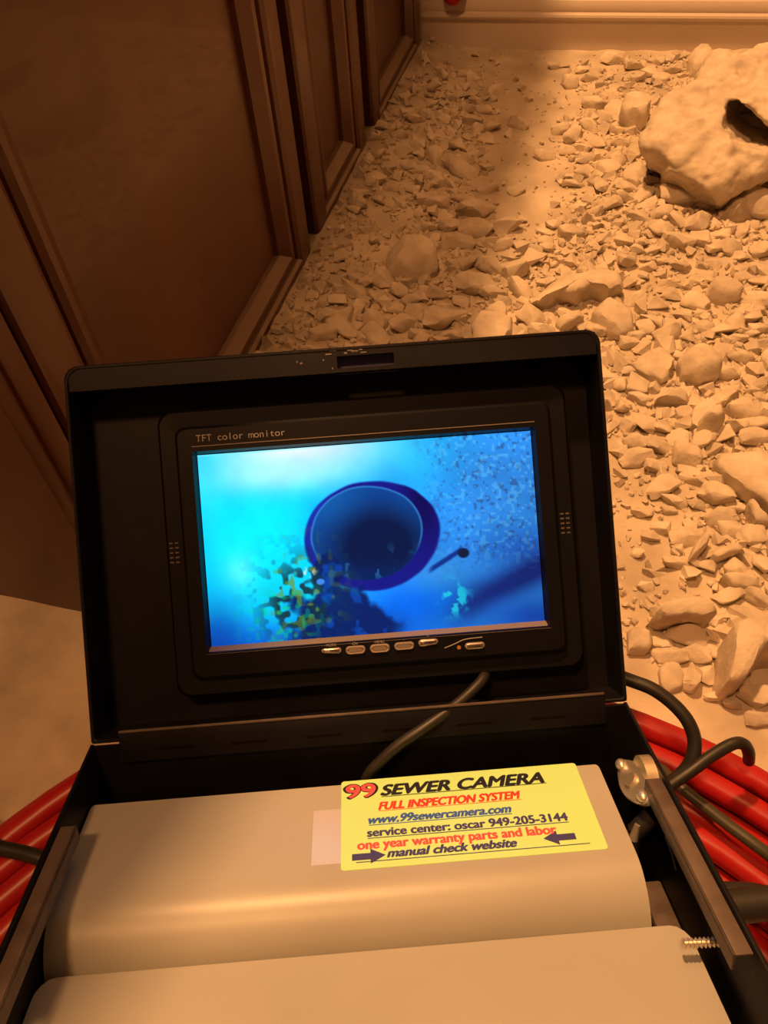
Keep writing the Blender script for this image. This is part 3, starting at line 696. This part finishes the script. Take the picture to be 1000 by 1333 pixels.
def cable(name, pts, r, m, label, cat='cable'):
    bm = bmesh.new()
    c = Vector(pts[0])
    add_tube(bm, [p - c for p in smooth_path(pts)], r, 12)
    return tag(from_bm(name, bm, m, matrix=Matrix.Translation(c), smooth=60), label, cat)
cable('power_cable', [Matrix(CASE) @ Vector((.055, .004, -.040)) + Vector(HINGE)] + CAB_LOOP, .0036, M['rubber'], 'black cable looping out from behind the lid, right side')
cable('bent_rod', HOOK, .0032, M['rubber'], 'black rod with a bent hooked end lying over the red coil', 'rod')
cable('lead_wire', GREEN, .0032, M['oldgreen'], 'dark olive cable running slanted across the red coil, right of the case')
cable('earth_cable', [(-.40, .05, .006), (-.345, .07, .030), (-.30, .078, .058)] + LEFTC[1:], .0040, M['rubber'], 'black cable crossing the red coil left of the case')
cable('hose_end', [(-.33, 1.17, .808), (-.27, 1.19, .809), (-.243, 1.204, .795), (-.238, 1.209, .74), (-.238, 1.209, .50), (-.239, 1.209, .17), (-.238, 1.209, .086), (-.230, 1.209, .072), (-.221, 1.209, .086), (-.220, 1.209, .17), (-.221, 1.209, .50), (-.222, 1.207, .74), (-.228, 1.20, .795), (-.26, 1.18, .809), (-.32, 1.15, .808)], .007, M['red'],
      'red hose hanging in the far corner, only its lowest bend showing', 'hose')

# ------------------------------------------------------------------ the case: local X = right, Y = towards its hinge, Z = out of its open top
CM = Matrix(CASE).to_4x4()
CM.translation = HINGE
case = tag(empty('monitor_case', CM), 'black steel case standing open, with a lit colour monitor in its lid', 'case')
LID = Matrix.Rotation(math.radians(67.31), 4, 'X')
HW, DEP, LEN = .1195, .085, .166
T = .0016

bm = bmesh.new()
add_box(bm, (-HW, -LEN, -DEP), (HW, 0, -DEP + T), .0003)
add_box(bm, (-HW, -T, -DEP), (HW, 0, -.0006), .0004)
add_box(bm, (-HW, -LEN, -DEP), (HW, -LEN + T, -.004), .0004)
add_box(bm, (-HW, -LEN, -DEP), (-HW + T, 0, 0), .0004)
add_box(bm, (HW - T, -LEN, -DEP), (HW, 0, 0), .0004)
body = from_bm('case_body', bm, M['black'], case)
def side_lip(sx, y0, y1):
    bm = bmesh.new()
    a, b = sx * (HW - .0018), sx * (HW - .0082)
    add_box(bm, (min(a, b), -y1, -.0030), (max(a, b), -y0, -.0018), .0003)
    c, d = sx * (HW - .0082), sx * (HW - .0070)
    add_box(bm, (min(c, d), -y1, -.0085), (max(c, d), -y0, -.0018), .0003)
    from_bm('side_lip', bm, M['lip'], case)
side_lip(-1, .047, .1245)
side_lip(1, .047, .1245)
# inner strut seen low between the tan boxes and the right wall
bm = bmesh.new(); add_box(bm, (.1085, -.160, -.052), (.1178, -.055, -.047), .0012)
from_bm('inner_rail', bm, M['lip'], case)
# scratch on the right wall
bm = bmesh.new(); add_tube(bm, smooth_path([(HW - T - .0001, -.056, -.0235), (HW - T - .0001, -.062, -.0245), (HW - T - .0001, -.068, -.028)]), .0006, 6)
from_bm('scratch', bm, M['ledge'], case)

# lid: shallow tray
LD = .0235
bm = bmesh.new()
out0 = rrect(-.1192, .1198, 0, .1672, .0065)
low = rrect(-.1192, .1198, 0, .1672, .0012)
out0 = [a if a[1] > .05 else b for a, b in zip(out0, low)]
def off(L, d): 
    cx, cy = .0003, .0836
    return [(x - d * (1 if x > cx else -1), y - d * (1 if y > cy else -1)) for x, y in L]
inn = off(out0, T)
add_loops(bm, [[(x, y, -LD - T) for x, y in off(out0, .0006)], [(x, y, -LD - T + .0006) for x, y in out0], [(x, y, -.0004) for x, y in out0], [(x, y, 0) for x, y in off(out0, .0004)],
               [(x, y, 0) for x, y in off(out0, T - .0004)], [(x, y, -.0004) for x, y in inn], [(x, y, -LD) for x, y in inn]], True, True)
lid = from_bm('lid', bm, M['black'], case, LID, smooth=40)
# top lip with the latch slot
bm = bmesh.new()
y0, y1, za, zb = .1560, .1660, -.0016, -.0004
sx0, sx1, sy0, sy1 = .0018, .0272, .1578, .1632
xs_, ys_ = [-.1172, sx0, sx1, .1178], [y0, sy0, sy1, y1]
for i in range(3):
    for j in range(3):
        if i == 1 and j == 1: continue
        add_box(bm, (xs_[i], ys_[j], za), (xs_[i + 1], ys_[j + 1], zb))
bmesh.ops.remove_doubles(bm, verts=bm.verts[:], dist=.00001)
add_box(bm, (-.1172, y0, -.0045), (.1178, y0 + .0011, za))
from_bm('top_lip', bm, M['black'], lid, smooth=30)
bm = bmesh.new(); add_box(bm, (sx0 - .002, sy0 - .001, -.012), (sx1 + .002, sy1 + .001, -.0075))
from_bm('latch_plate', bm, M['ink_navy'], lid)
# scuffs above the slot
bm = bmesh.new()
for k in range(9):
    x = rnd.uniform(-.006, .018); y = rnd.uniform(.1640, .1662)
    add_box(bm, (x, y, -.0005), (x + rnd.uniform(.0008, .003), y + rnd.uniform(.0003, .0008), -.0002))
for k in range(5):
    x = rnd.uniform(-.02, .0); y = rnd.uniform(.157, .162)
    add_box(bm, (x, y, -.0005), (x + .0005, y + .0007, -.0002))
from_bm('paint_scuff', bm, M['ledge'], lid)

# hinge
bm = bmesh.new()
add_box(bm, (-.1065, -.0088, .0002), (.1095, .0046, .0014), .0004)
hinge = from_bm('hinge', bm, M['black'], case, LID)
bm = bmesh.new()
add_box(bm, (-.1063, .0042, .0006), (.1093, .0053, .0019), .0003)
from_bm('hinge_edge', bm, M['lip'], hinge)
for x in (-.0815, -.0495, -.0165, .0175, .0505, .0835):
    bm = bmesh.new(); add_box(bm, (x - .0080, -.0046, .0010), (x + .0080, -.0036, .00146))
    from_bm('slot_shade_bar', bm, M['wood_dark'], hinge)  # flush dark bars; the shade inside the slots is put into their colour

# monitor
def LM(): return LID.copy()
bm = bmesh.new()
o1 = rrect(-.0826, .1050, .0148, .1458, .0065)
o1b = [(x - .0011 * (1 if x > .011 else -1), y - .0011 * (1 if y > .08 else -1)) for x, y in o1]
i1 = rrect(-.0742, .0966, .0232, .1376, .0042)
i1b = [(x - .0012 * (1 if x > .011 else -1), y - .0012 * (1 if y > .08 else -1)) for x, y in i1]
i2 = rrect(-.0668, .0892, .0350, .1262, .0008)
i3 = rrect(-.0655, .0879, .0362, .1250, .0004)
add_loops(bm, [[(x, y, -.0232) for x, y in o1], [(x, y, -.0120) for x, y in o1], [(x, y, -.0108) for x, y in o1b], [(x, y, -.0112) for x, y in i1],
               [(x, y, -.0080) for x, y in i1], [(x, y, -.0070) for x, y in i1b], [(x, y, -.0070) for x, y in i2], [(x, y, -.0112) for x, y in i3]], True, True)
mon = from_bm('monitor', bm, M['bezel'], case, LID, smooth=22)
# ledge under the picture; the light its bevel catches is in its pale colour
bm = bmesh.new()
add_loops(bm, [[(-.0672, .0344, -.0069), (.0896, .0344, -.0069), (.0884, .0373, -.0108), (-.0658, .0373, -.0108)], [(-.0672, .0340, -.0074), (.0896, .0340, -.0074), (.0884, .0370, -.0112), (-.0658, .0370, -.0112)]], True, True)
from_bm('ledge', bm, M['ledge'], mon)
# side speaker slots
for sx in (-.0790, .1006):
    bm = bmesh.new()
    for k in range(5):
        for q in (-1, 1):
            add_box(bm, (sx + q * .0013 - .0008, .0765 + k * .0022, -.0112), (sx + q * .0013 + .0008, .0772 + k * .0022, -.0108))
    from_bm('vent', bm, M['lip'], mon)
# thin groove line above the picture
bm = bmesh.new(); add_box(bm, (-.0668, .1283, -.0071), (.0890, .1287, -.0067))
from_bm('trim_line', bm, M['ledge'], mon)
# buttons
def button(x, y, kind, w=.0092, h=.0032):
    bm = bmesh.new()
    L = rrect(x - w / 2, x + w / 2, y - h / 2, y + h / 2, h * .46, 5)
    def sh(d): return [(px - d * (1 if px > x else -1), py - d * (1 if py > y else -1)) for px, py in L]
    if kind == 'ring':
        add_loops(bm, [[(a, b, -.0072) for a, b in L], [(a, b, -.0060) for a, b in sh(.0003)], [(a, b, -.0060) for a, b in sh(.0007)], [(a, b, -.0064) for a, b in sh(.0009)]], True, True)
    else:
        add_loops(bm, [[(a, b, -.0072) for a, b in L], [(a, b, -.0060) for a, b in sh(.0003)], [(a, b, -.0056) for a, b in sh(.0009)]], True, True)
        if kind in ('left', 'right'):
            for v in bm.verts:
                f = (v.co.x - x) / w * (1 if kind == 'right' else -1)
                v.co.y = y + (v.co.y - y) * (1.0 - .45 * max(0, f + .1)) + .0004 * f
    b = from_bm('button', bm, M['button'], mon)
    if kind == 'ring':
        bm = bmesh.new()
        L2 = rrect(x - w * .34, x + w * .34, y - h * .2, y + h * .2, h * .18, 4)
        add_loops(bm, [[(a, b_, -.0064) for a, b_ in L2], [(a, b_, -.0061) for a, b_ in L2]], True, True)
        for f in bm.faces: pass
        from_bm('button_face', bm, M['ledge'], mon)
button(-.0107, .0318, 'left', h=.0028)
button(.0002, .0313, 'ring', h=.0038)
button(.0112, .0312, 'ring', h=.0040)
button(.0223, .0314, 'ring', h=.0036)
button(.0333, .0322, 'right', h=.0034)
button(.0543, .0290, 'plain', h=.0032)
bm = bmesh.new(); add_cyl(bm, (.0470, .0288, -.0072), (.0470, .0288, -.0065), .0009)
from_bm('indicator_lamp', bm, M['led'], mon)
bm = bmesh.new()
add_tube(bm, smooth_path([(.0405, .0290, -.0069), (.0455, .0306, -.0069), (.0500, .0322, -.0069), (.0580, .0326, -.0069)]), .00022, 5)
from_bm('trim_line', bm, M['print'], mon)

# picture on the screen, painted per vertex
def srgb(c): 
    c = np.asarray(c, float) / 255
    return np.where(c <= .04045, c / 12.92, ((c + .055) / 1.055) ** 2.4)
NU, NV = 400, 226
u, v = np.meshgrid(np.linspace(0, 1, NU), np.linspace(0, 1, NV))      # v down
def vnoise(uu, vv, s, seed):
    r = np.random.default_rng(seed); n = 64
    g = r.random((n, n))
    x, y = uu * s * 1.79 % (n - 1), vv * s % (n - 1)
    i, j = x.astype(int), y.astype(int); fx, fy = x - i, y - j
    fx, fy = fx * fx * (3 - 2 * fx), fy * fy * (3 - 2 * fy)
    i2, j2 = (i + 1) % n, (j + 1) % n
    return (g[j, i] * (1 - fx) + g[j, i2] * fx) * (1 - fy) + (g[j2, i] * (1 - fx) + g[j2, i2] * fx) * fy
def fbm(s, seed, o=4):
    return sum(vnoise(u, v, s * 2 ** k, seed + k) * .5 ** k for k in range(o)) / (2 - .5 ** (o - 1))
def sm(a, b, x):
    t = np.clip((x - a) / (b - a), 0, 1); return t * t * (3 - 2 * t)
def mixc(A, c, w):
    return A * (1 - w[..., None]) + np.asarray(c, float) * w[..., None]
def blob(cu, cv, ru, rv): return np.exp(-(((u - cu) / ru) ** 2 + ((v - cv) / rv) ** 2))
I = np.zeros((NV, NU, 3)) + np.array([40, 140, 240.])
I = mixc(I, (0, 205, 255), sm(.62, .25, u) * .95)
I = mixc(I, (20, 190, 255), blob(.62, .05, .25, .3))
I = mixc(I, (48, 135, 220), blob(.90, .3, .2, .40) * .9)
I = mixc(I, (0, 235, 255), blob(.14, .42, .16, .34))
I = mixc(I, (245, 250, 250), blob(.30, .0, .24, .13))
I = mixc(I, (190, 250, 255), blob(.24, .13, .22, .10) * .8)
I = mixc(I, (150, 250, 255), blob(.10, .62, .05, .10) * .5)
I = mixc(I, (60, 215, 250), blob(.02, .05, .04, .3) * .6)
I = mixc(I, (0, 95, 215), sm(.80, 1.05, v) * sm(.9, .3, u))
I = mixc(I, (0, 70, 170), blob(.02, 1.0, .09, .22) * .9)
I = mixc(I, (0, 110, 240), blob(.62, .86, .16, .12))
I = mixc(I, (60, 155, 235), blob(.70, .70, .10, .10) * .7)
I = mixc(I, (0, 70, 175), blob(.50, .95, .12, .10) * .8)
I = mixc(I, (30, 95, 205), blob(.95, .60, .12, .08) * .7)
band = blob(.9, .5, .6, .6) * np.exp(-((v - (.90 - (u - .76) * .75)) / .085) ** 2) * sm(.66, .80, u)
I = mixc(I, (18, 38, 125), np.clip(band * 1.25, 0, .93))
I = mixc(I, (20, 90, 215), blob(.97, .97, .12, .08))
sp = blob(.735, .84, .035, .075) * sm(.45, .62, fbm(22, 5))
I = mixc(I, (30, 215, 250), np.clip(sp * 2.2, 0, 1))
# mottling
t = fbm(5, 11); I *= (1 + .20 * (t - .5))[..., None]
g = fbm(52, 21, 2); right = sm(.60, .80, u) * sm(.80, .5, v)
I = mixc(I, (45, 70, 120), sm(.60, .78, g) * right * .55)
I = mixc(I, (120, 220, 255), sm(.66, .78, fbm(60, 31, 1)) * right * .3)
# streaks at left of the ring
ang = np.arctan2(v - .42, (u - .36) * 1.79)
st = vnoise(ang * .9 + 3, ang * 0 + .3, 9, 41)
I = mixc(I, (0, 105, 190), sm(.66, .95, st) * sm(.34, .26, u) * sm(.05, .18, u) * blob(.22, .36, .15, .16) * .9)
# ring of the pipe joint
wob = .022 * (fbm(5, 51) - .5)
def ell(cu, cv, ru, rv, rot=0):
    a, b = (u - cu) * 1.79, v - cv
    a, b = a * math.cos(rot) + b * math.sin(rot), -a * math.sin(rot) + b * math.cos(rot)
    return np.sqrt((a / (ru * 1.79)) ** 2 + (b / rv) ** 2) + wob * 3
E1 = ell(.503, .485, .203, .285, -.06)
E2 = ell(.487, .470, .166, .245, -.06)
edge = sm(1.03, .98, E1)
I = mixc(I, (20, 24, 130), edge)
I = mixc(I, (12, 10, 80), edge * blob(.66, .33, .06, .2))
I = mixc(I, (25, 50, 175), edge * blob(.34, .40, .05, .25) * .8)
inner = sm(1.02, .985, E2)
I = mixc(I, (6, 70, 150), inner)
I = mixc(I, (14, 100, 180), inner * blob(.40, .33, .10, .14) * .9)
I = mixc(I, (10, 90, 175), inner * blob(.60, .45, .05, .22) * .8)
I = mixc(I, (3, 24, 66), inner * np.clip(blob(.52, .54, .14, .20) * 1.5, 0, 1))
I = mixc(I, (3, 34, 90), inner * sm(.55, .75, v))
rimline = np.exp(-((E2 - 1.0) / .018) ** 2) * sm(.62, .5, v)
I = mixc(I, (60, 150, 215), rimline * .7)
I = mixc(I, (10, 60, 200), np.exp(-((E1 - .985) / .03) ** 2) * sm(.75, .9, v))
I = mixc(I, (60, 150, 210), inner * sm(.72, .80, fbm(24, 61, 2)) * blob(.50, .64, .12, .08) * .6)
# debris at the lower left and the dark tongue
n1 = fbm(9, 71) - .5
tongue = sm(.0, .06, (v - (.66 + np.abs(u - .37) * 1.15) + n1 * .22)) * sm(.60, .52, u + n1 * .1) * sm(.20, .30, u + n1 * .2)
tongue = np.maximum(tongue, sm(.5, .62, blob(.36, .66, .06, .12) + n1 * .3))
I = mixc(I, (4, 30, 92), tongue * .95)
I = mixc(I, (0, 80, 190), tongue * sm(.58, .7, fbm(14, 77, 3)) * .6)
db = np.clip(blob(.27, .80, .10, .20) * 1.5, 0, 1) * sm(.46, .60, fbm(19, 81, 2) * .5 + fbm(36, 82, 1) * .5) * sm(.45, .36, u)
I = mixc(I, (14, 50, 62), db * .92)
I = mixc(I, (120, 140, 40), np.clip(blob(.28, .75, .10, .22) * 1.3, 0, 1) * sm(.66, .80, fbm(33, 91, 1)) * .65)
I = mixc(I, (0, 200, 120), np.clip(blob(.22, .88, .10, .16), 0, 1) * sm(.64, .70, fbm(40, 95, 1)) * .6)
I = mixc(I, (235, 225, 190), blob(.30, .65, .025, .035) * sm(.55, .65, fbm(40, 97, 2)))
I = mixc(I, (70, 140, 240), sm(.5, .7, blob(.338, .705, .017, .022)) * .9)
# probe rod and its head
dr = np.abs((v - .60) - (u - .76) * (-.95)) 
I = mixc(I, (10, 40, 130), sm(.022, .006, dr) * sm(.655, .68, u) * sm(.775, .76, u) * .9)
I = mixc(I, (16, 30, 60), sm(.35, .6, blob(.772, .612, .020, .030)))
# edges of the panel
I = mixc(I, (120, 235, 255), sm(.985, 1.0, 1 - v) * sm(.55, .2, u) * .6)
I *= (1 - .28 * blob(1.05, .95, .35, .5))[..., None]
I = np.clip(I, 0, 255)
lin = srgb(I) * np.array([1.0, 1.0, 1.05])
x0, x1, y0, y1 = -.0653, .0877, .0371, .1248
X = x0 + (x1 - x0) * u; Yv = y1 - (y1 - y0) * v
co = np.stack([X, Yv, np.full_like(X, -.0109)], -1).reshape(-1, 3)
idx = np.arange(NU * NV).reshape(NV, NU)
q = np.stack([idx[:-1, :-1], idx[1:, :-1], idx[1:, 1:], idx[:-1, 1:]], -1).reshape(-1, 4)
me = bpy.data.meshes.new('screen')
me.from_pydata(co.tolist(), [], q.tolist())
at = me.color_attributes.new('picture', 'FLOAT_COLOR', 'POINT')
at.data.foreach_set('color', np.concatenate([lin.reshape(-1, 3), np.ones((NU * NV, 1))], 1).astype(np.float32).ravel())
scr = link('screen', me, M['screen'], mon)
scr['label'] = 'lit screen showing the inside of a pipe in blue'

# lettering
def text(name, s, parent, M4, size, m, bold=0.0, shear=0.0, xs=1.0, width=None, ext=.00008, align='LEFT'):
    cu = bpy.data.curves.new('lettering', 'FONT')
    cu.body = s
    cu.size = size
    cu.shear = shear
    cu.extrude = ext
    cu.align_x = align
    o = bpy.data.objects.new('lettering', cu)
    COL.objects.link(o)
    bpy.context.view_layer.update()
    ev = o.evaluated_get(bpy.context.evaluated_depsgraph_get())
    me = bpy.data.meshes.new_from_object(ev)
    bpy.data.objects.remove(o)
    xsv = [v.co.x for v in me.vertices]
    wd = max(xsv) - min(xsv)
    k = width / wd if width else xs
    a = min(xsv)
    for v in me.vertices:
        v.co.x = (v.co.x - (a if width else 0)) * k
    if bold:
        co0 = np.array([v.co[:] for v in me.vertices]); fs = [tuple(p.vertices) for p in me.polygons]
        nv = len(co0); allv, allf = [], []
        steps = [(-1, 0), (1, 0), (0, -.6), (0, .6), (.7, .5), (-.7, -.5)]
        for i, (a_, b_) in enumerate(steps):
            allv.append(co0 + np.array([a_ * bold * size, b_ * bold * size, i * .000004]))
            allf += [tuple(q + i * nv for q in fc) for fc in fs]
        me = bpy.data.meshes.new('lettering')
        me.from_pydata(np.concatenate(allv).tolist(), [], allf)
    me.materials.clear()
    r = link(name, me, m, parent)
    r.matrix_local = M4
    return r
for k, ch in enumerate('TFT color monitor'):
    if ch != ' ':
        text('lettering', ch, mon, Matrix.Translation((-.0634 + k * .00238, .1306, -.0069)), .0044, M['print'], xs=.86 if ch in 'mT' else 1.05, align='CENTER')
for x, y, s in ((-.0107, .0340, 'MODE'), (.0002, .0338, 'CH-'), (.0112, .0338, 'MENU'), (.0223, .0341, '-'), (.0333, .0348, '+')):
    text('lettering', s, mon, Matrix.Translation((x, y - .0002, -.0069)), .0017, M['print'], align='CENTER', xs=.95)

# cable from the monitor down into the case
bm = bmesh.new()
def lp(x, y, z): return LID @ Vector((x, y, z))
pth = [Vector(q) for q in ((.0600, .0225, .0080), (.0569, .0141, .0077), (.0480, .0070, .0040), (.0382, .0010, .0008), (.0273, -.0040, -.0030), (.0166, -.0070, -.0079), (.0080, -.0092, -.0143), (.0012, -.0105, -.0220), (-.003, -.0100, -.040), (-.004, -.009, -.07))]
add_tube(bm, smooth_path(pth), .0026, 12)
from_bm('video_cable', bm, M['rubber'], case, smooth=60)

# socket with its chrome flange on the right wall
bm = bmesh.new()
wx = HW - T
add_cyl(bm, (wx, -.038, -.0105), (wx - .0045, -.038, -.0105), .0098, n=28)
sock = from_bm('socket', bm, M['brass'], case)
bm = bmesh.new()
A, Bp = Vector((0, -.0240, -.0160)), Vector((0, -.0495, -.0100))
ax = (Bp - A).normalized(); pr0 = Vector((0, -ax.z, ax.y))
pr0 = pr0 if pr0.z < 0 else -pr0
tilt = math.radians(38)
pr = pr0 * math.cos(tilt) + Vector((-1, 0, 0)) * math.sin(tilt)
nr = Vector((-1, 0, 0)) * math.cos(tilt) - pr0 * math.sin(tilt)
outl = []
PB = Vector((wx - .0060, 0, 0))
for k in range(32):
    a = 2 * math.pi * k / 32
    e = math.cos(a)
    r = .0045 + .0062 * (abs(math.sin(a)) ** 1.5)
    outl.append((A + Bp) / 2 + ax * (e * .0170) + pr * (math.sin(a) * .0066 * (1 - .35 * e * e)))
add_loops(bm, [[p + PB for p in outl], [p + PB + nr * .0018 for p in outl], [(A + Bp) / 2 + (p - (A + Bp) / 2) * .94 + PB + nr * .0022 for p in outl]], True, True)
from_bm('flange', bm, M['steel'], sock)
bm = bmesh.new(); cc = (A + Bp) / 2 + PB
add_cyl(bm, cc, cc + nr * .0034, .0036, .0030, 24)
from_bm('collar', bm, M['brass'], sock)
for p in (A, Bp):
    bm = bmesh.new()
    bmesh.ops.create_uvsphere(bm, u_segments=16, v_segments=10, radius=.0032, matrix=Matrix.Translation(p + PB + nr * .0022) @ Matrix.Diagonal((.8, 1, .8, 1)))
    pass
    from_bm('screw', bm, M['steel'], sock, smooth=50)
bm = bmesh.new()
add_cyl(bm, (wx - .003, -.048, -.020), (wx - .010, -.049, -.027), .0040, .0036, 18)
add_cyl(bm, (wx - .010, -.049, -.027), (wx - .012, -.050, -.050), .0030, .0030, 14)
plug = from_bm('plug', bm, M['rubber'], case)
bm = bmesh.new(); add_cyl(bm, (wx - .0095, -.0505, -.0215), (wx - .0112, -.0515, -.0280), .0012, .0020, 12)
from_bm('solder_tag', bm, M['steel'], plug)
# threaded bolt through the right wall
bm = bmesh.new()
by, bz = -.1045, -.0215
p0 = Vector((wx, by, bz))
dv = Vector((-1, .06, -.02)).normalized()
for k in range(9):
    a = p0 + dv * (.0014 * k); b = a + dv * .0007; c = a + dv * .0014
    add_cyl(bm, a, b, .0011, .0018, 14); add_cyl(bm, b, c, .0018, .0011, 14)
from_bm('bolt', bm, M['steel'], case)

# ------------------------------------------------------------------ tan boxes inside the case
def tanbox(name, x0, x1, prof, r, label, cat):
    """prof: (y, z) outline of the top from rear to front, extruded along x with rounded top corners in plan"""
    e = tag(empty(name, CM), label, cat)
    bm = bmesh.new()
    ym = min(p[0] for p in prof); zb = -DEP + T + .0002
    full = [(prof[0][0], zb)] + prof + [(prof[-1][0], zb)]
    def sec(x, sy):
        return [(x, min(y, prof[0][0] - sy), z) for y, z in full]
    cols = []
    n = 5
    for k in range(n + 1):
        a = math.pi / 2 * k / n
        cols.append((x0 + r * (1 - math.sin(a)) if False else x0 + r * (1 - math.cos(a)), r * (1 - math.sin(a))))
    L = []
    for xx, s in cols: L.append(sec(xx, s))
    for xx, s in reversed(cols): L.append(sec(x1 - (xx - x0), s))
    add_loops(bm, L, True, True)
    o = from_bm('housing', bm, M['tan'], e, smooth=40)
    return e, o

TZ = -.0178
prof = [(-.0172, TZ - .0012), (-.0183, TZ)] + [(-.0183 - (.068 - .0183) * k / 4, TZ) for k in (1, 2, 3, 4)]
for k in range(1, 13):
    a = math.pi / 2 * k / 12
    prof.append((-.0680 - .0205 * math.sin(a), TZ - .024 * (1 - math.cos(a))))
recb, _ = tanbox('recorder_box', -.1172, .1018, prof, .0036, 'tan metal box with rounded front edge and yellow sticker, inside the case', 'box')
TZ2 = -.0300
prof2 = [(-.0890, TZ2 - .0010), (-.0899, TZ2)] + [(-.0899 - .011 * k, TZ2) for k in range(1, 6)] + [(-.1610, TZ2 - .0015), (-.1630, TZ2 - .006)]
batb, _ = tanbox('battery_box', -.1172, .1128, prof2, .0085, 'plain tan metal box without sticker, lower and in front of the stickered one', 'box')

# sticker and its print
def flat(name, pts, z0, z1, m, parent):
    bm = bmesh.new()
    add_loops(bm, [[(x, y, z0) for x, y in pts], [(x, y, z1) for x, y in pts]], True, True)
    return from_bm(name, bm, m, parent)
SX0, SX1, SY0, SY1 = -.0098, .0922, -.0650, -.0165
tp = flat('clear_tape', rrect(-.0212, -.0094, -.0612, -.0325, .0006), TZ - .0001, TZ + .00008, M['tape'], recb)
st = flat('sticker', rrect(SX0, SX1, SY0, SY1, .0014), TZ - .0001, TZ + .00018, M['sticker'], recb)
st['label'] = 'yellow-green sticker printed with red, blue and black lettering'
ZT = TZ + .00022
def ink(s, x, y, size, m, width, bold=.0, shear=0.0, dz=0.0, rot=0.0):
    return text('lettering', s, st, Matrix.Translation((x, y, ZT + dz)) @ Matrix.Rotation(rot, 4, 'Z'), size, m, bold=bold, shear=shear, width=width, ext=.00003)
ink('99', -.0082, -.0272, .0118, M['ink_black'], .0134, bold=.075)
ink('99', -.0076, -.0269, .0110, M['ink_pink'], .0122, bold=.03, dz=.00006)
ink('SEWER CAMERA', .0072, -.0268, .0088, M['ink_black'], .0690, bold=.055, shear=.3)
flat('underline', [(.0072, -.0278), (.0772, -.0275), (.0772, -.0271), (.0072, -.0274)], ZT - .00003, ZT + .00002, M['ink_black'], st)
ink('FULL INSPECTION SYSTEM', .0058, -.0350, .0062, M['ink_red'], .0590, bold=.05, shear=.3)
flat('underline', [(.0058, -.0358), (.0648, -.0358), (.0648, -.0355), (.0058, -.0355)], ZT - .00003, ZT + .00002, M['ink_red'], st)
ink('www.99sewercamera.com', .0015, -.0423, .0062, M['ink_blue'], .0580, bold=.045, shear=.3)
flat('underline', [(.0015, -.0433), (.0595, -.0433), (.0595, -.0429), (.0015, -.0429)], ZT - .00003, ZT + .00002, M['ink_blue'], st)
ink('service center: oscar 949-205-3144', .0008, -.0491, .0060, M['ink_navy'], .0800, bold=.042)
flat('underline', [(.0008, -.0502), (.0808, -.0502), (.0808, -.0498), (.0008, -.0498)], ZT - .00003, ZT + .00002, M['ink_navy'], st)
ink('one year warranty parts and labor', -.0032, -.0553, .0064, M['ink_pink'], .0780, bold=.042)
ink('manual check website', .0082, -.0602, .0058, M['ink_navy'], .0500, bold=.05, shear=.3)
flat('underline', [(-.0040, -.0618), (.0860, -.0618), (.0860, -.0614), (-.0040, -.0614)], ZT - .00003, ZT + .00002, M['ink_navy'], st)
def arrow(x, y, L, H, s):
    p = [(0, .22), (.55, .22), (.55, .5), (1, 0), (.55, -.5), (.55, -.22), (0, -.22)]
    pts = [(x + s * a * L, y + b * H) for a, b in p]
    if s < 0: pts = pts[::-1]
    flat('printed_arrow', pts, ZT - .00003, ZT + .00004, M['ink_navy'], st)
arrow(-.0055, -.0590, .0130, .0072, 1)
arrow(.0815, -.0575, .0125, .0072, -1)
